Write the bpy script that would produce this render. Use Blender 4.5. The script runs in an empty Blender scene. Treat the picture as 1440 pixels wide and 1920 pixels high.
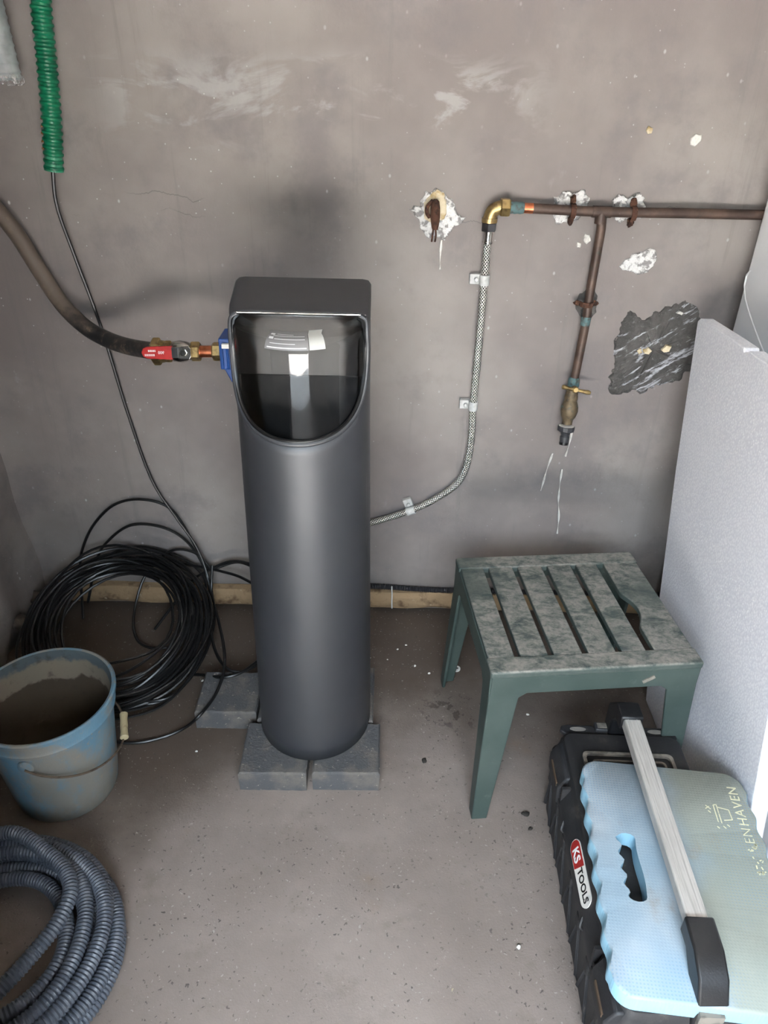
import bpy, bmesh, math, random
from mathutils import Vector, Matrix, noise

# ------------------------------------------------------------------ camera
scene = bpy.context.scene
COL = scene.collection
F_PX, PITCH, ROLL, CAM_H = 1400.0, math.radians(31), math.radians(1.3), 1.5
fwd = Vector((0, math.cos(PITCH), -math.sin(PITCH)))
r0 = Vector((1, 0, 0)); u0 = r0.cross(fwd)
rgt = r0 * math.cos(ROLL) + u0 * math.sin(ROLL)
upv = u0 * math.cos(ROLL) - r0 * math.sin(ROLL)
cam_data = bpy.data.cameras.new('camera')
cam_data.sensor_fit = 'VERTICAL'; cam_data.sensor_height = 32.0; cam_data.sensor_width = 24.0
cam_data.lens = F_PX / 1920.0 * 32.0
cam_data.clip_start = 0.02
cam = bpy.data.objects.new('camera', cam_data); COL.objects.link(cam)
m = Matrix((rgt, upv, -fwd)).transposed().to_4x4(); m.translation = Vector((0, 0, CAM_H))
cam.matrix_world = m
scene.camera = cam

# ------------------------------------------------------------------ light
world = bpy.data.worlds.new('sky'); scene.world = world; world.use_nodes = True
bg = world.node_tree.nodes['Background']
bg.inputs['Color'].default_value = (0.74, 0.87, 1.0, 1); bg.inputs['Strength'].default_value = 6.0
DOOR = (-0.82, 0.72, 0.0, 2.2)          # open garage door behind the camera: x0 x1 z0 z1
DOOR_Y = -1.0
pl = bpy.data.lights.new('door_portal', 'AREA'); pl.shape = 'RECTANGLE'
pl.size = DOOR[1] - DOOR[0]; pl.size_y = DOOR[3] - DOOR[2]; pl.cycles.is_portal = True
po = bpy.data.objects.new('door_portal', pl); COL.objects.link(po)
po.location = ((DOOR[0] + DOOR[1]) / 2, DOOR_Y, (DOOR[2] + DOOR[3]) / 2)
po.rotation_euler = (math.radians(90), 0, 0)     # faces into the room (+Y)
sun = bpy.data.lights.new('sun', 'SUN'); sun.energy = 30.0; sun.angle = math.radians(0.6); sun.color = (1.0, 0.95, 0.90)
so = bpy.data.objects.new('sun', sun); COL.objects.link(so)
so.rotation_euler = Vector((-0.40, -0.12, -0.90)).to_track_quat('-Z', 'Y').to_euler()
vs = scene.view_settings
vs.view_transform = 'Standard'; vs.look = 'None'; vs.gamma = 1.0; vs.use_curve_mapping = False
vs.exposure = 2.5
scene.cycles.max_bounces = 6; scene.cycles.diffuse_bounces = 3; scene.cycles.glossy_bounces = 3; scene.cycles.transmission_bounces = 2; scene.cycles.adaptive_threshold = 0.05

# ------------------------------------------------------------------ measured world positions (metres)
DARK_PATCH = [(0.616, 0.979), (0.652, 0.947), (0.7, 0.975), (0.736, 0.996), (0.771, 0.993), (0.793, 0.969), (0.803, 0.95), (0.815, 0.897), (0.81, 0.825), (0.783, 0.787), (0.735, 0.778), (0.684, 0.746), (0.661, 0.756), (0.612, 0.745), (0.595, 0.76), (0.599, 0.834), (0.593, 0.892), (0.598, 0.941)]
WHITE_PATCH = [(0.566, 1.081), (0.594, 1.107), (0.629, 1.126), (0.649, 1.123), (0.658, 1.095), (0.641, 1.069), (0.609, 1.06)]
STUB_PATCH = [(0.042, 1.205), (0.066, 1.212), (0.077, 1.239), (0.101, 1.251), (0.131, 1.245), (0.15, 1.222), (0.16, 1.196), (0.181, 1.186), (0.152, 1.162), (0.133, 1.138), (0.089, 1.137), (0.072, 1.164), (0.054, 1.188)]
STUB_CREAM = [(0.076, 1.22), (0.094, 1.242), (0.108, 1.25), (0.125, 1.242), (0.133, 1.213), (0.13, 1.181), (0.102, 1.173), (0.081, 1.182)]
CLAMP_PATCHES = [[(0.39, 1.207), (0.387, 1.234), (0.409, 1.252), (0.435, 1.247), (0.454, 1.249), (0.472, 1.236), (0.467, 1.22), (0.455, 1.202), (0.45, 1.188), (0.427, 1.175), (0.4, 1.179), (0.386, 1.195)], [(0.526, 1.23), (0.535, 1.249), (0.563, 1.238), (0.585, 1.25), (0.602, 1.241), (0.598, 1.223), (0.609, 1.208), (0.597, 1.191), (0.568, 1.195), (0.548, 1.18), (0.533, 1.204)]]
GREY_PATCH = [(0.477, 0.973), (0.475, 1.0), (0.49, 1.02), (0.505, 1.034), (0.52, 1.021), (0.528, 0.994), (0.529, 0.967), (0.519, 0.946), (0.497, 0.949)]
CHIPS = [[(0.68, 1.354), (0.679, 1.367), (0.688, 1.378), (0.702, 1.375), (0.702, 1.363), (0.69, 1.35)], [(0.572, 1.381), (0.577, 1.39), (0.588, 1.386), (0.587, 1.376), (0.578, 1.373)], [(0.666, 0.872), (0.679, 0.88), (0.69, 0.871), (0.684, 0.86), (0.67, 0.862)], [(0.712, 0.873), (0.723, 0.888), (0.738, 0.884), (0.735, 0.87), (0.721, 0.866)], [(0.649, 0.87), (0.659, 0.876), (0.666, 0.865), (0.656, 0.86)], [(0.73, 0.97), (0.737, 0.976), (0.748, 0.972), (0.745, 0.965)], [(0.471, 1.156), (0.483, 1.154), (0.488, 1.14), (0.479, 1.132), (0.467, 1.142)], [(0.455, 1.135), (0.464, 1.134), (0.464, 1.123), (0.455, 1.124)]]
DRIPS = [[(0.506, 1.897, 0.516), (0.506, 1.897, 0.472), (0.51, 1.897, 0.41), (0.518, 1.897, 0.365), (0.522, 1.897, 0.299)], [(0.472, 1.897, 0.566), (0.463, 1.897, 0.515), (0.454, 1.897, 0.444)], [(0.516, 1.897, 0.641), (0.515, 1.897, 0.6), (0.509, 1.897, 0.558)], [(0.125, 1.897, 1.135), (0.124, 1.897, 1.103), (0.125, 1.897, 1.065)]]
PE_PIPE = [(-0.986, 1.86, 1.264), (-0.942, 1.865, 1.204), (-0.896, 1.865, 1.135), (-0.855, 1.86, 1.048), (-0.812, 1.845, 0.975), (-0.749, 1.81, 0.927), (-0.676, 1.76, 0.911), (-0.596, 1.69, 0.918), (-0.506, 1.62, 0.933)]
BRAID = [(0.234, 1.872, 1.178), (0.234, 1.878, 1.116), (0.235, 1.88, 1.046), (0.235, 1.88, 0.876), (0.234, 1.88, 0.713), (0.237, 1.88, 0.626), (0.232, 1.88, 0.538), (0.209, 1.88, 0.474), (0.154, 1.88, 0.423), (0.078, 1.88, 0.378), (-0.035, 1.87, 0.339), (-0.122, 1.82, 0.349), (-0.172, 1.7, 0.42), (-0.175, 1.6, 0.495)]
HCOP = [(0.278, 1.872, 1.216), (0.334, 1.872, 1.215), (0.495, 1.872, 1.211), (0.698, 1.872, 1.212), (0.86, 1.872, 1.212)]
VCOP = [(0.497, 1.872, 1.208), (0.5, 1.872, 1.172), (0.498, 1.872, 1.034), (0.499, 1.872, 0.941), (0.492, 1.868, 0.791)]
TAP = [(0.492, 1.868, 0.791), (0.493, 1.866, 0.763), (0.493, 1.862, 0.727), (0.491, 1.857, 0.698), (0.489, 1.852, 0.674), (0.487, 1.846, 0.653), (0.484, 1.842, 0.626)]
CABLE_DROP = [(-0.749, 1.845, 1.405), (-0.77, 1.845, 1.276), (-0.778, 1.85, 1.196), (-0.765, 1.865, 1.084), (-0.735, 1.875, 0.904), (-0.706, 1.88, 0.666), (-0.669, 1.88, 0.46), (-0.612, 1.87, 0.342), (-0.564, 1.86, 0.256), (-0.536, 1.84, 0.183), (-0.514, 1.8, 0.103), (-0.506, 1.72, 0.045), (-0.518, 1.58, 0.026), (-0.574, 1.45, 0.03), (-0.735, 1.455, 0.02)]
CABLE_LOOPS = [[(-0.892, 1.74, 0.058), (-0.92, 1.85, 0.171), (-0.902, 1.87, 0.24), (-0.862, 1.885, 0.307), (-0.795, 1.89, 0.369), (-0.713, 1.89, 0.389), (-0.632, 1.885, 0.364), (-0.579, 1.87, 0.277), (-0.545, 1.85, 0.195), (-0.516, 1.8, 0.123), (-0.493, 1.72, 0.086), (-0.497, 1.6, 0.059), (-0.545, 1.5, 0.021), (-0.616, 1.439, 0.02), (-0.736, 1.465, 0.03)], [(-0.897, 1.8, 0.072), (-0.868, 1.86, 0.193), (-0.825, 1.875, 0.254), (-0.757, 1.885, 0.301), (-0.677, 1.885, 0.301), (-0.608, 1.88, 0.268), (-0.556, 1.86, 0.206), (-0.525, 1.82, 0.138), (-0.522, 1.75, 0.081), (-0.536, 1.6, 0.047), (-0.594, 1.469, 0.03)], [(-0.87, 1.85, 0.18), (-0.814, 1.87, 0.213), (-0.734, 1.88, 0.228), (-0.649, 1.875, 0.21), (-0.581, 1.86, 0.181), (-0.538, 1.83, 0.14), (-0.543, 1.78, 0.098), (-0.588, 1.82, 0.146), (-0.588, 1.72, 0.043)], [(-0.517, 1.84, 0.174), (-0.558, 1.86, 0.217), (-0.612, 1.865, 0.232), (-0.661, 1.86, 0.214), (-0.719, 1.83, 0.155), (-0.741, 1.78, 0.092), (-0.737, 1.719, 0.05), (-0.712, 1.682, 0.02), (-0.657, 1.668, 0.012), (-0.602, 1.696, 0.012), (-0.558, 1.774, 0.03)], [(-0.837, 1.84, 0.165), (-0.759, 1.865, 0.197), (-0.662, 1.865, 0.191), (-0.58, 1.855, 0.181), (-0.512, 1.84, 0.178), (-0.444, 1.82, 0.174), (-0.398, 1.79, 0.174), (-0.336, 1.74, 0.174)], [(-0.685, 1.744, 0.02), (-0.616, 1.8, 0.1), (-0.569, 1.83, 0.149), (-0.513, 1.845, 0.18), (-0.46, 1.85, 0.203), (-0.405, 1.84, 0.204), (-0.339, 1.82, 0.193)], [(-0.51, 1.845, 0.174), (-0.481, 1.85, 0.187), (-0.44, 1.85, 0.2), (-0.401, 1.84, 0.196), (-0.344, 1.8, 0.191)], [(-0.514, 1.84, 0.193), (-0.516, 1.8, 0.123), (-0.506, 1.72, 0.086), (-0.469, 1.6, 0.079), (-0.426, 1.533, 0.072), (-0.383, 1.519, 0.067), (-0.344, 1.546, 0.067), (-0.292, 1.6, 0.075)], [(-0.632, 1.602, 0.012), (-0.57, 1.57, 0.01), (-0.491, 1.532, 0.04), (-0.43, 1.497, 0.067), (-0.381, 1.51, 0.072), (-0.339, 1.562, 0.072), (-0.294, 1.616, 0.08)], [(-0.494, 1.74, 0.12), (-0.463, 1.66, 0.107), (-0.431, 1.56, 0.116), (-0.422, 1.504, 0.09), (-0.432, 1.441, 0.066), (-0.448, 1.384, 0.066), (-0.465, 1.358, 0.058), (-0.496, 1.36, 0.024), (-0.539, 1.346, 0.007), (-0.6, 1.321, 0.007), (-0.658, 1.318, 0.007), (-0.712, 1.337, 0.007)]]
CONDUIT = [(-0.687, 1.845, 1.816), (-0.709, 1.845, 1.702), (-0.728, 1.845, 1.597), (-0.739, 1.845, 1.485), (-0.752, 1.845, 1.373), (-0.767, 1.845, 1.278)]
RIB_EMBOSS = [(0.862, 1.821, 1.098), (0.862, 1.838, 1.081), (0.862, 1.835, 1.058), (0.862, 1.812, 1.032), (0.862, 1.76, 1.002), (0.862, 1.704, 0.975), (0.862, 1.642, 0.948), (0.862, 1.56, 0.914)]

# ------------------------------------------------------------------ helpers
rnd = random.Random(7)
PI = math.pi
TONE = 0.62            # pigments as seen in the (brightly exposed) photograph -> reflectance
def lin(c, k=None):
    k = TONE if k is None else k
    return tuple(k * ((v / 255) / 12.92 if v / 255 <= 0.04045 else ((v / 255 + 0.055) / 1.055) ** 2.4) for v in c) + (1.0,)

class N:
    """small node-tree helper"""
    def __init__(s, name):
        s.m = bpy.data.materials.new(name); s.m.use_nodes = True
        s.t = s.m.node_tree; s.b = s.t.nodes['Principled BSDF']
        s.tc = s.t.nodes.new('ShaderNodeTexCoord'); s.co = s.tc.outputs['Object']
    def n(s, ty, **kw):
        x = s.t.nodes.new(ty)
        for k, v in kw.items(): setattr(x, k, v)
        return x
    def link(s, a, b): s.t.links.new(a, b)
    def _in(s, sock, v):
        if hasattr(v, 'is_linked') or isinstance(v, bpy.types.NodeSocket): s.link(v, sock)
        else: sock.default_value = v
    def geo(s): return s.n('ShaderNodeNewGeometry').outputs['Position']
    def mapping(s, co, loc=(0, 0, 0), rot=(0, 0, 0), sc=(1, 1, 1)):
        x = s.n('ShaderNodeMapping'); s.link(co, x.inputs['Vector'])
        x.inputs['Location'].default_value = loc; x.inputs['Rotation'].default_value = rot; x.inputs['Scale'].default_value = sc
        return x.outputs[0]
    def noise(s, scale, detail=4, rough=0.55, co=None, dist=0.0):
        x = s.n('ShaderNodeTexNoise'); s.link(co or s.co, x.inputs['Vector'])
        x.inputs['Scale'].default_value = scale; x.inputs['Detail'].default_value = detail
        x.inputs['Roughness'].default_value = rough; x.inputs['Distortion'].default_value = dist
        return x.outputs['Fac']
    def voro(s, scale, co=None, feature='F1', out='Distance', rand=1.0):
        x = s.n('ShaderNodeTexVoronoi', feature=feature); s.link(co or s.co, x.inputs['Vector'])
        x.inputs['Scale'].default_value = scale; x.inputs['Randomness'].default_value = rand
        return x.outputs[out]
    def voro2(s, scale, co, feature='F1'):
        x = s.n('ShaderNodeTexVoronoi', feature=feature); s.link(co, x.inputs['Vector']); x.inputs['Scale'].default_value = scale
        return x.outputs['Distance'], s.sep(x.outputs['Color'])[0]
    def ramp(s, fac, lo, hi, a=0.0, b=1.0):
        x = s.n('ShaderNodeMapRange', interpolation_type='SMOOTHSTEP'); s.link(fac, x.inputs['Value'])
        x.inputs['From Min'].default_value = lo; x.inputs['From Max'].default_value = hi
        x.inputs['To Min'].default_value = a; x.inputs['To Max'].default_value = b
        return x.outputs[0]
    def math(s, op, a, b=None, c=None):
        x = s.n('ShaderNodeMath', operation=op); s._in(x.inputs[0], a)
        if b is not None: s._in(x.inputs[1], b)
        if c is not None: s._in(x.inputs[2], c)
        return x.outputs[0]
    def mix(s, fac, a, b):
        x = s.n('ShaderNodeMix', data_type='RGBA'); s._in(x.inputs[0], fac); s._in(x.inputs[6], a); s._in(x.inputs[7], b)
        return x.outputs[2]
    def sep(s, co):
        x = s.n('ShaderNodeSeparateXYZ'); s.link(co, x.inputs[0]); return x.outputs
    def bump(s, h, strength=0.3, dist=0.002, normal=None):
        x = s.n('ShaderNodeBump'); s.link(h, x.inputs['Height'])
        x.inputs['Strength'].default_value = strength; x.inputs['Distance'].default_value = dist
        if normal is not None: s.link(normal, x.inputs['Normal'])
        s.link(x.outputs[0], s.b.inputs['Normal']); return x.outputs[0]
    def set(s, **kw):
        for k, v in kw.items(): s._in(s.b.inputs[k.replace('_', ' ')], v)
        return s.m

def simple(name, col, rough=0.5, metal=0.0, col2=None, scale=30, lo=0.45, hi=0.65, bump=0.0, bscale=200, bdist=0.001, spec=None, col3=None, scale3=8, lo3=0.55, hi3=0.7, k=None):
    k = 1.0 if metal > 0.6 else k
    s = N(name); c = lin(col, k)
    if col2: c = s.mix(s.ramp(s.noise(scale, 4), lo, hi), c, lin(col2, k))
    if col3: c = s.mix(s.ramp(s.noise(scale3, 4, 0.65), lo3, hi3), c, lin(col3, k))
    if bump: s.bump(s.noise(bscale, 2), bump, bdist)
    s.set(Base_Color=c, Roughness=rough, Metallic=metal)
    if spec is not None: s.set(Specular_IOR_Level=spec)
    return s.m

# ------------------------------------------------------------------ mesh building
class MB:
    def __init__(s): s.v = []; s.f = []; s.uv = {}
    def add(s, vs, fs):
        o = len(s.v); s.v += [tuple(v) for v in vs]; s.f += [tuple(i + o for i in f) for f in fs]; return s
    def box(s, x0, x1, y0, y1, z0, z1, mat=None):
        vs = [Vector((x, y, z)) for z in (z0, z1) for y in (y0, y1) for x in (x0, x1)]
        if mat is not None: vs = [mat @ v for v in vs]
        return s.add(vs, [(0, 2, 3, 1), (4, 5, 7, 6), (0, 1, 5, 4), (2, 6, 7, 3), (0, 4, 6, 2), (1, 3, 7, 5)])
    def prism(s, poly, z0, z1, mat=None, z0f=None):
        n = len(poly)
        vs = [Vector((x, y, z0)) for x, y in poly] + [Vector((x, y, z1)) for x, y in poly]
        if mat is not None: vs = [mat @ v for v in vs]
        return s.add(vs, [tuple(range(n))[::-1], tuple(range(n, 2 * n))] + [(i, (i + 1) % n, (i + 1) % n + n, i + n) for i in range(n)])
    def lathe(s, prof, n=32, mat=None, close=True):
        """prof: list of (r, z) bottom to top"""
        k = len(prof); vs = []
        for i in range(n):
            a = 2 * PI * i / n
            for r, z in prof:
                v = Vector((r * math.cos(a), r * math.sin(a), z)); vs.append(mat @ v if mat is not None else v)
        fs = [(i * k + j, ((i + 1) % n) * k + j, ((i + 1) % n) * k + j + 1, i * k + j + 1) for i in range(n) for j in range(k - 1)]
        if close:
            if prof[0][0] > 1e-6: fs.append(tuple(i * k for i in range(n))[::-1])
            if prof[-1][0] > 1e-6: fs.append(tuple(i * k + k - 1 for i in range(n)))
        return s.add(vs, fs)
    def loft(s, rings, caps=True, closed=True):
        k = len(rings[0]); vs = [p for r in rings for p in r]; fs = []
        for i in range(len(rings) - 1):
            for j in range(k if closed else k - 1):
                a, b = i * k + j, i * k + (j + 1) % k
                fs.append((a, b, b + k, a + k))
        if caps: fs += [tuple(range(k))[::-1], tuple(range((len(rings) - 1) * k, len(rings) * k))]
        return s.add(vs, fs)
    def tube(s, pts, r, n=10, step=None, smooth=True, caps=True):
        p = spline(pts, step or 0.01) if smooth else [Vector(q) for q in pts]
        rings = []; L = 0.0; o = len(s.v)
        t = (p[1] - p[0]).normalized()
        up = Vector((0, 0, 1)) if abs(t.z) < 0.9 else Vector((1, 0, 0))
        a = (up - t * up.dot(t)).normalized()
        ls = []
        for i, q in enumerate(p):
            if i: L += (q - p[i - 1]).length
            t = (p[min(i + 1, len(p) - 1)] - p[max(i - 1, 0)]).normalized()
            a = (a - t * a.dot(t)).normalized(); b = t.cross(a)
            rr = r(L) if callable(r) else r
            rings.append([q + a * (rr * math.cos(2 * PI * j / n)) + b * (rr * math.sin(2 * PI * j / n)) for j in range(n)]); ls.append(L)
        f0 = len(s.f)
        s.loft(rings, caps)
        for fi in range(len(rings) - 1):
            for j in range(n):
                s.uv[f0 + fi * n + j] = ((ls[fi], j / n), (ls[fi], (j + 1) / n), (ls[fi + 1], (j + 1) / n), (ls[fi + 1], j / n))
        return s
    def build(s, name, mat, parent=None, smooth=True, angle=35, bevel=0.0, bseg=2, world=True, recalc=False):
        me = bpy.data.meshes.new(name)
        vs = s.v
        if parent is not None and world:
            off = base_of(parent); vs = [(x - off.x, y - off.y, z - off.z) for x, y, z in vs]
        me.from_pydata(vs, [], s.f)
        if s.uv:
            ul = me.uv_layers.new(name='UVMap')
            for fi, uvs in s.uv.items():
                for li, uv in zip(me.polygons[fi].loop_indices, uvs): ul.data[li].uv = uv
        me.update()
        if recalc:
            bm = bmesh.new(); bm.from_mesh(me); bmesh.ops.recalc_face_normals(bm, faces=bm.faces); bm.to_mesh(me); bm.free()
        if smooth:
            me.shade_smooth()
            try: me.set_sharp_from_angle(angle=math.radians(angle))
            except Exception: pass
        ob = bpy.data.objects.new(name, me); COL.objects.link(ob)
        if mat is not None: me.materials.append(mat)
        if parent is not None: ob.parent = parent
        if bevel:
            bv = ob.modifiers.new('bevel', 'BEVEL'); bv.width = bevel; bv.segments = bseg; bv.limit_method = 'ANGLE'; bv.angle_limit = math.radians(40)
            bv.harden_normals = False
        return ob
BASE = {}
def base_of(o):
    v = Vector((0, 0, 0))
    while o is not None: v = v + o.location; o = o.parent
    return v
def spline(pts, step):
    P = [Vector(p) for p in pts]; P = [P[0] * 2 - P[1]] + P + [P[-1] * 2 - P[-2]]
    out = []
    for i in range(1, len(P) - 2):
        a, b, c, d = P[i - 1:i + 3]
        k = max(1, int((c - b).length / step))
        for j in range(k):
            t = j / k
            out.append(0.5 * ((2 * b) + (c - a) * t + (2 * a - 5 * b + 4 * c - d) * t * t + (3 * b - a - 3 * c + d) * t ** 3))
    out.append(P[-2]); return out
def tag(o, label=None, cat=None, group=None, kind=None):
    if label: o['label'] = label
    if cat: o['category'] = cat
    if group: o['group'] = group
    if kind: o['kind'] = kind
    return o
def thing(name, label, cat, loc, rz=0.0, group=None):
    o = bpy.data.objects.new(name, None); COL.objects.link(o); o.location = loc; o.rotation_euler = (0, 0, rz)
    o.empty_display_size = 0.05
    return tag(o, label, cat, group)
def along(a, b):
    """matrix that maps local z onto a->b, origin a"""
    a, b = Vector(a), Vector(b)
    q = (b - a).to_track_quat('Z', 'Y'); mm = q.to_matrix().to_4x4(); mm.translation = a; return mm
def hexprof(mb, a, b, r, ch=0.0015, n=6, rot=0.0):
    a, b = Vector(a), Vector(b); L = (b - a).length; M = along(a, b)
    rings = []
    for z, k in ((0, 0.9), (ch, 1.0), (L - ch, 1.0), (L, 0.9)):
        rings.append([M @ Vector((r * k * math.cos(2 * PI * j / n + rot), r * k * math.sin(2 * PI * j / n + rot), z)) for j in range(n)])
    return mb.loft(rings)
def cyl(mb, a, b, r, n=20, r2=None):
    a, b = Vector(a), Vector(b); return mb.lathe([(r, 0), (r2 if r2 is not None else r, (b - a).length)], n, along(a, b))
def text_mesh(name, s, size, mat, parent, M, extrude=0.0004, bold=0.0, spacing=1.0):
    cu = bpy.data.curves.new(name, 'FONT'); cu.body = s; cu.size = size; cu.extrude = extrude; cu.offset = bold
    cu.align_x = 'CENTER'; cu.align_y = 'CENTER'; cu.space_character = spacing; cu.resolution_u = 3
    to = bpy.data.objects.new(name, cu); COL.objects.link(to)
    bpy.context.view_layer.update()
    me = bpy.data.meshes.new_from_object(to.evaluated_get(bpy.context.evaluated_depsgraph_get()))
    bpy.data.objects.remove(to); bpy.data.curves.remove(cu)
    me.transform(M); me.name = name; me.materials.clear(); me.materials.append(mat)
    ob = bpy.data.objects.new(name, me); COL.objects.link(ob); ob.parent = parent
    return ob

# ------------------------------------------------------------------ materials
def mat_wall(name, side=False):
    s = N(name); p = s.geo(); x, y, z = s.sep(p)
    c = s.mix(s.ramp(s.noise(1.6, 5, 0.6, p), 0.35, 0.7), lin((154, 144, 140)), lin((182, 173, 168)))
    c = s.mix(s.ramp(s.noise(5, 6, 0.65, p), 0.48, 0.70, 0, 0.6), c, lin((143, 136, 136)))
    # pale smears of old filler in a band
    pw = s.mapping(p, sc=(1.0, 1.0, 2.2))
    band = s.math('MULTIPLY', s.ramp(z, 1.30, 1.40), s.ramp(z, 1.54, 1.45))
    band = s.math('MULTIPLY', band, s.math('MULTIPLY', s.ramp(x, -0.72, -0.55), s.ramp(x, 0.40, 0.20)))
    sm = s.math('MULTIPLY', band, s.ramp(s.noise(5.5, 5, 0.6, pw, 0.6), 0.48, 0.60))
    c = s.mix(s.math('MULTIPLY', sm, 0.42), c, lin((226, 224, 223)))
    sm2 = s.ramp(s.noise(3.1, 6, 0.7, s.mapping(p, loc=(3, 1, 2), sc=(1.6, 1, 0.8))), 0.62, 0.76, 0, 0.35)
    c = s.mix(sm2, c, lin((208, 206, 207)))
    # vertical trowel / run streaks
    st = s.ramp(s.noise(4, 6, 0.7, s.mapping(p, sc=(6, 1, 0.35))), 0.56, 0.74, 0, 0.35)
    c = s.mix(st, c, lin((138, 133, 131)))
    # lime specks
    v, cr = s.voro2(34, s.mapping(p, sc=(1, 1, 0.7)))
    spk = s.math('MULTIPLY', s.ramp(v, 0.14, 0.05), s.math('GREATER_THAN', cr, 0.80))
    v2, cr2 = s.voro2(90, p)
    spk2 = s.math('MULTIPLY', s.ramp(v2, 0.2, 0.08), s.math('GREATER_THAN', cr2, 0.93))
    spk = s.math('MAXIMUM', spk, spk2)
    spk = s.math('MULTIPLY', spk, s.math('MULTIPLY', s.ramp(s.noise(2.2, 3, 0.6, p), 0.40, 0.60, 0.2, 0.9), s.ramp(x, 0.0, -0.5, 0.55, 1.0)))
    c = s.mix(spk, c, lin((236, 233, 230)))
    # hair cracks
    w1 = s.math('ABSOLUTE', s.math('SUBTRACT', z, s.math('MULTIPLY_ADD', s.noise(4.5, 6, 0.6, s.mapping(p, sc=(1, 0, 0))), 0.12, 1.115)))
    w2 = s.math('ABSOLUTE', s.math('SUBTRACT', z, s.math('MULTIPLY_ADD', s.noise(6, 6, 0.6, s.mapping(p, loc=(5, 0, 0), sc=(1, 0, 0))), 0.10, 1.17)))
    gate = s.ramp(s.noise(3.0, 3, 0.5, s.mapping(p, loc=(1.7, 0, 0), sc=(1, 0, 0))), 0.54, 0.60)
    gate2 = s.ramp(s.noise(2.4, 3, 0.5, s.mapping(p, loc=(4.1, 0, 0), sc=(1, 0, 0))), 0.54, 0.60)
    cr = s.math('MAXIMUM', s.math('MULTIPLY', s.ramp(w1, 0.0016, 0.0006), gate), s.math('MULTIPLY', s.ramp(w2, 0.0016, 0.0006), gate2))
    if not side: c = s.mix(s.math('MULTIPLY', cr, 0.45), c, lin((98, 94, 92)))
    # browner, darker zone down at the skirting, ragged upper edge
    low_zone = s.ramp(s.math('ADD', z, s.math('MULTIPLY', s.noise(6, 5, 0.6, p), 0.18)), 0.30, 0.10)
    c = s.mix(s.math('MULTIPLY', low_zone, 0.55), c, lin((112, 100, 90)))
    h = s.math('ADD', s.math('MULTIPLY', s.noise(14, 5, 0.6, p), 0.7), s.math('MULTIPLY', s.noise(160, 1, 0.6, p), 0.08))
    s.bump(h, 0.45 if not side else 0.8, 0.006)
    return s.set(Base_Color=c, Roughness=0.72, Specular_IOR_Level=0.35)

def mat_floor():
    s = N('concrete_floor'); p = s.geo(); x, y, z = s.sep(p)
    c = s.mix(s.ramp(s.noise(2.2, 6, 0.6, p), 0.35, 0.68), lin((152, 139, 130)), lin((175, 161, 152)))
    c = s.mix(s.ramp(s.noise(9, 6, 0.7, p), 0.52, 0.78, 0, 0.5), c, lin((128, 116, 102)))
    # brown moisture stain plus painted shade towards the wall and left, ragged edge
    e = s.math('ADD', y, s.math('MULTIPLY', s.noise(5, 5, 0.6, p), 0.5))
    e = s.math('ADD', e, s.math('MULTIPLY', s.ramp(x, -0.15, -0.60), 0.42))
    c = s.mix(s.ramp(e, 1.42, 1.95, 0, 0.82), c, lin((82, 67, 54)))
    rust = s.ramp(s.noise(3.3, 5, 0.6, s.mapping(p, loc=(2, 7, 0))), 0.64, 0.76, 0, 0.35)
    c = s.mix(rust, c, lin((150, 118, 84)))
    # aggregate: small dark and pale grains
    gate = s.ramp(s.noise(4, 2, 0.6, p), 0.35, 0.6, 0.35, 1.0)
    jn = s.n('ShaderNodeTexNoise'); s.link(p, jn.inputs['Vector']); jn.inputs['Scale'].default_value = 120; jn.inputs['Detail'].default_value = 1
    jv = s.n('ShaderNodeVectorMath', operation='MULTIPLY_ADD'); s.link(jn.outputs['Color'], jv.inputs[0]); jv.inputs[1].default_value = (0.013, 0.013, 0); s.link(p, jv.inputs[2])
    pj = jv.outputs[0]
    for sc, th, col, a, rr in ((150, 0.84, (96, 88, 80), 0.85, 0.34), (85, 0.935, (84, 78, 74), 0.85, 0.26), (170, 0.86, (206, 198, 188), 0.6, 0.30), (64, 0.975, (80, 75, 72), 0.8, 0.22)):
        pm = s.mapping(pj, loc=(sc * 0.13, sc * 0.07, 0))
        d, k = s.voro2(sc, pm)
        g = s.math('MULTIPLY', s.ramp(d, rr, rr * 0.6), s.math('GREATER_THAN', k, th))
        g = s.math('MULTIPLY', g, gate)
        c = s.mix(s.math('MULTIPLY', g, a), c, lin(col))
    # wet spots beside the stool
    pw = s.math('ADD', s.noise(28, 4, 0.6, p), 0.0)
    dx = s.math('SUBTRACT', x, 0.20); dy = s.math('MULTIPLY', s.math('SUBTRACT', y, 1.46), 1.4)
    rr = s.math('SQRT', s.math('ADD', s.math('MULTIPLY', dx, dx), s.math('MULTIPLY', dy, dy)))
    wet = s.math('MULTIPLY', s.ramp(rr, 0.14, 0.04), s.ramp(pw, 0.56, 0.60))
    c = s.mix(s.math('MULTIPLY', wet, 0.6), c, lin((62, 54, 46)))
    h = s.math('ADD', s.math('MULTIPLY', s.noise(220, 2, 0.7, p), 0.35), s.math('MULTIPLY', s.noise(18, 3, 0.6, p), 0.5))
    s.bump(h, 0.4, 0.004)
    return s.set(Base_Color=c, Roughness=0.62, Specular_IOR_Level=0.4)

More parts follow.
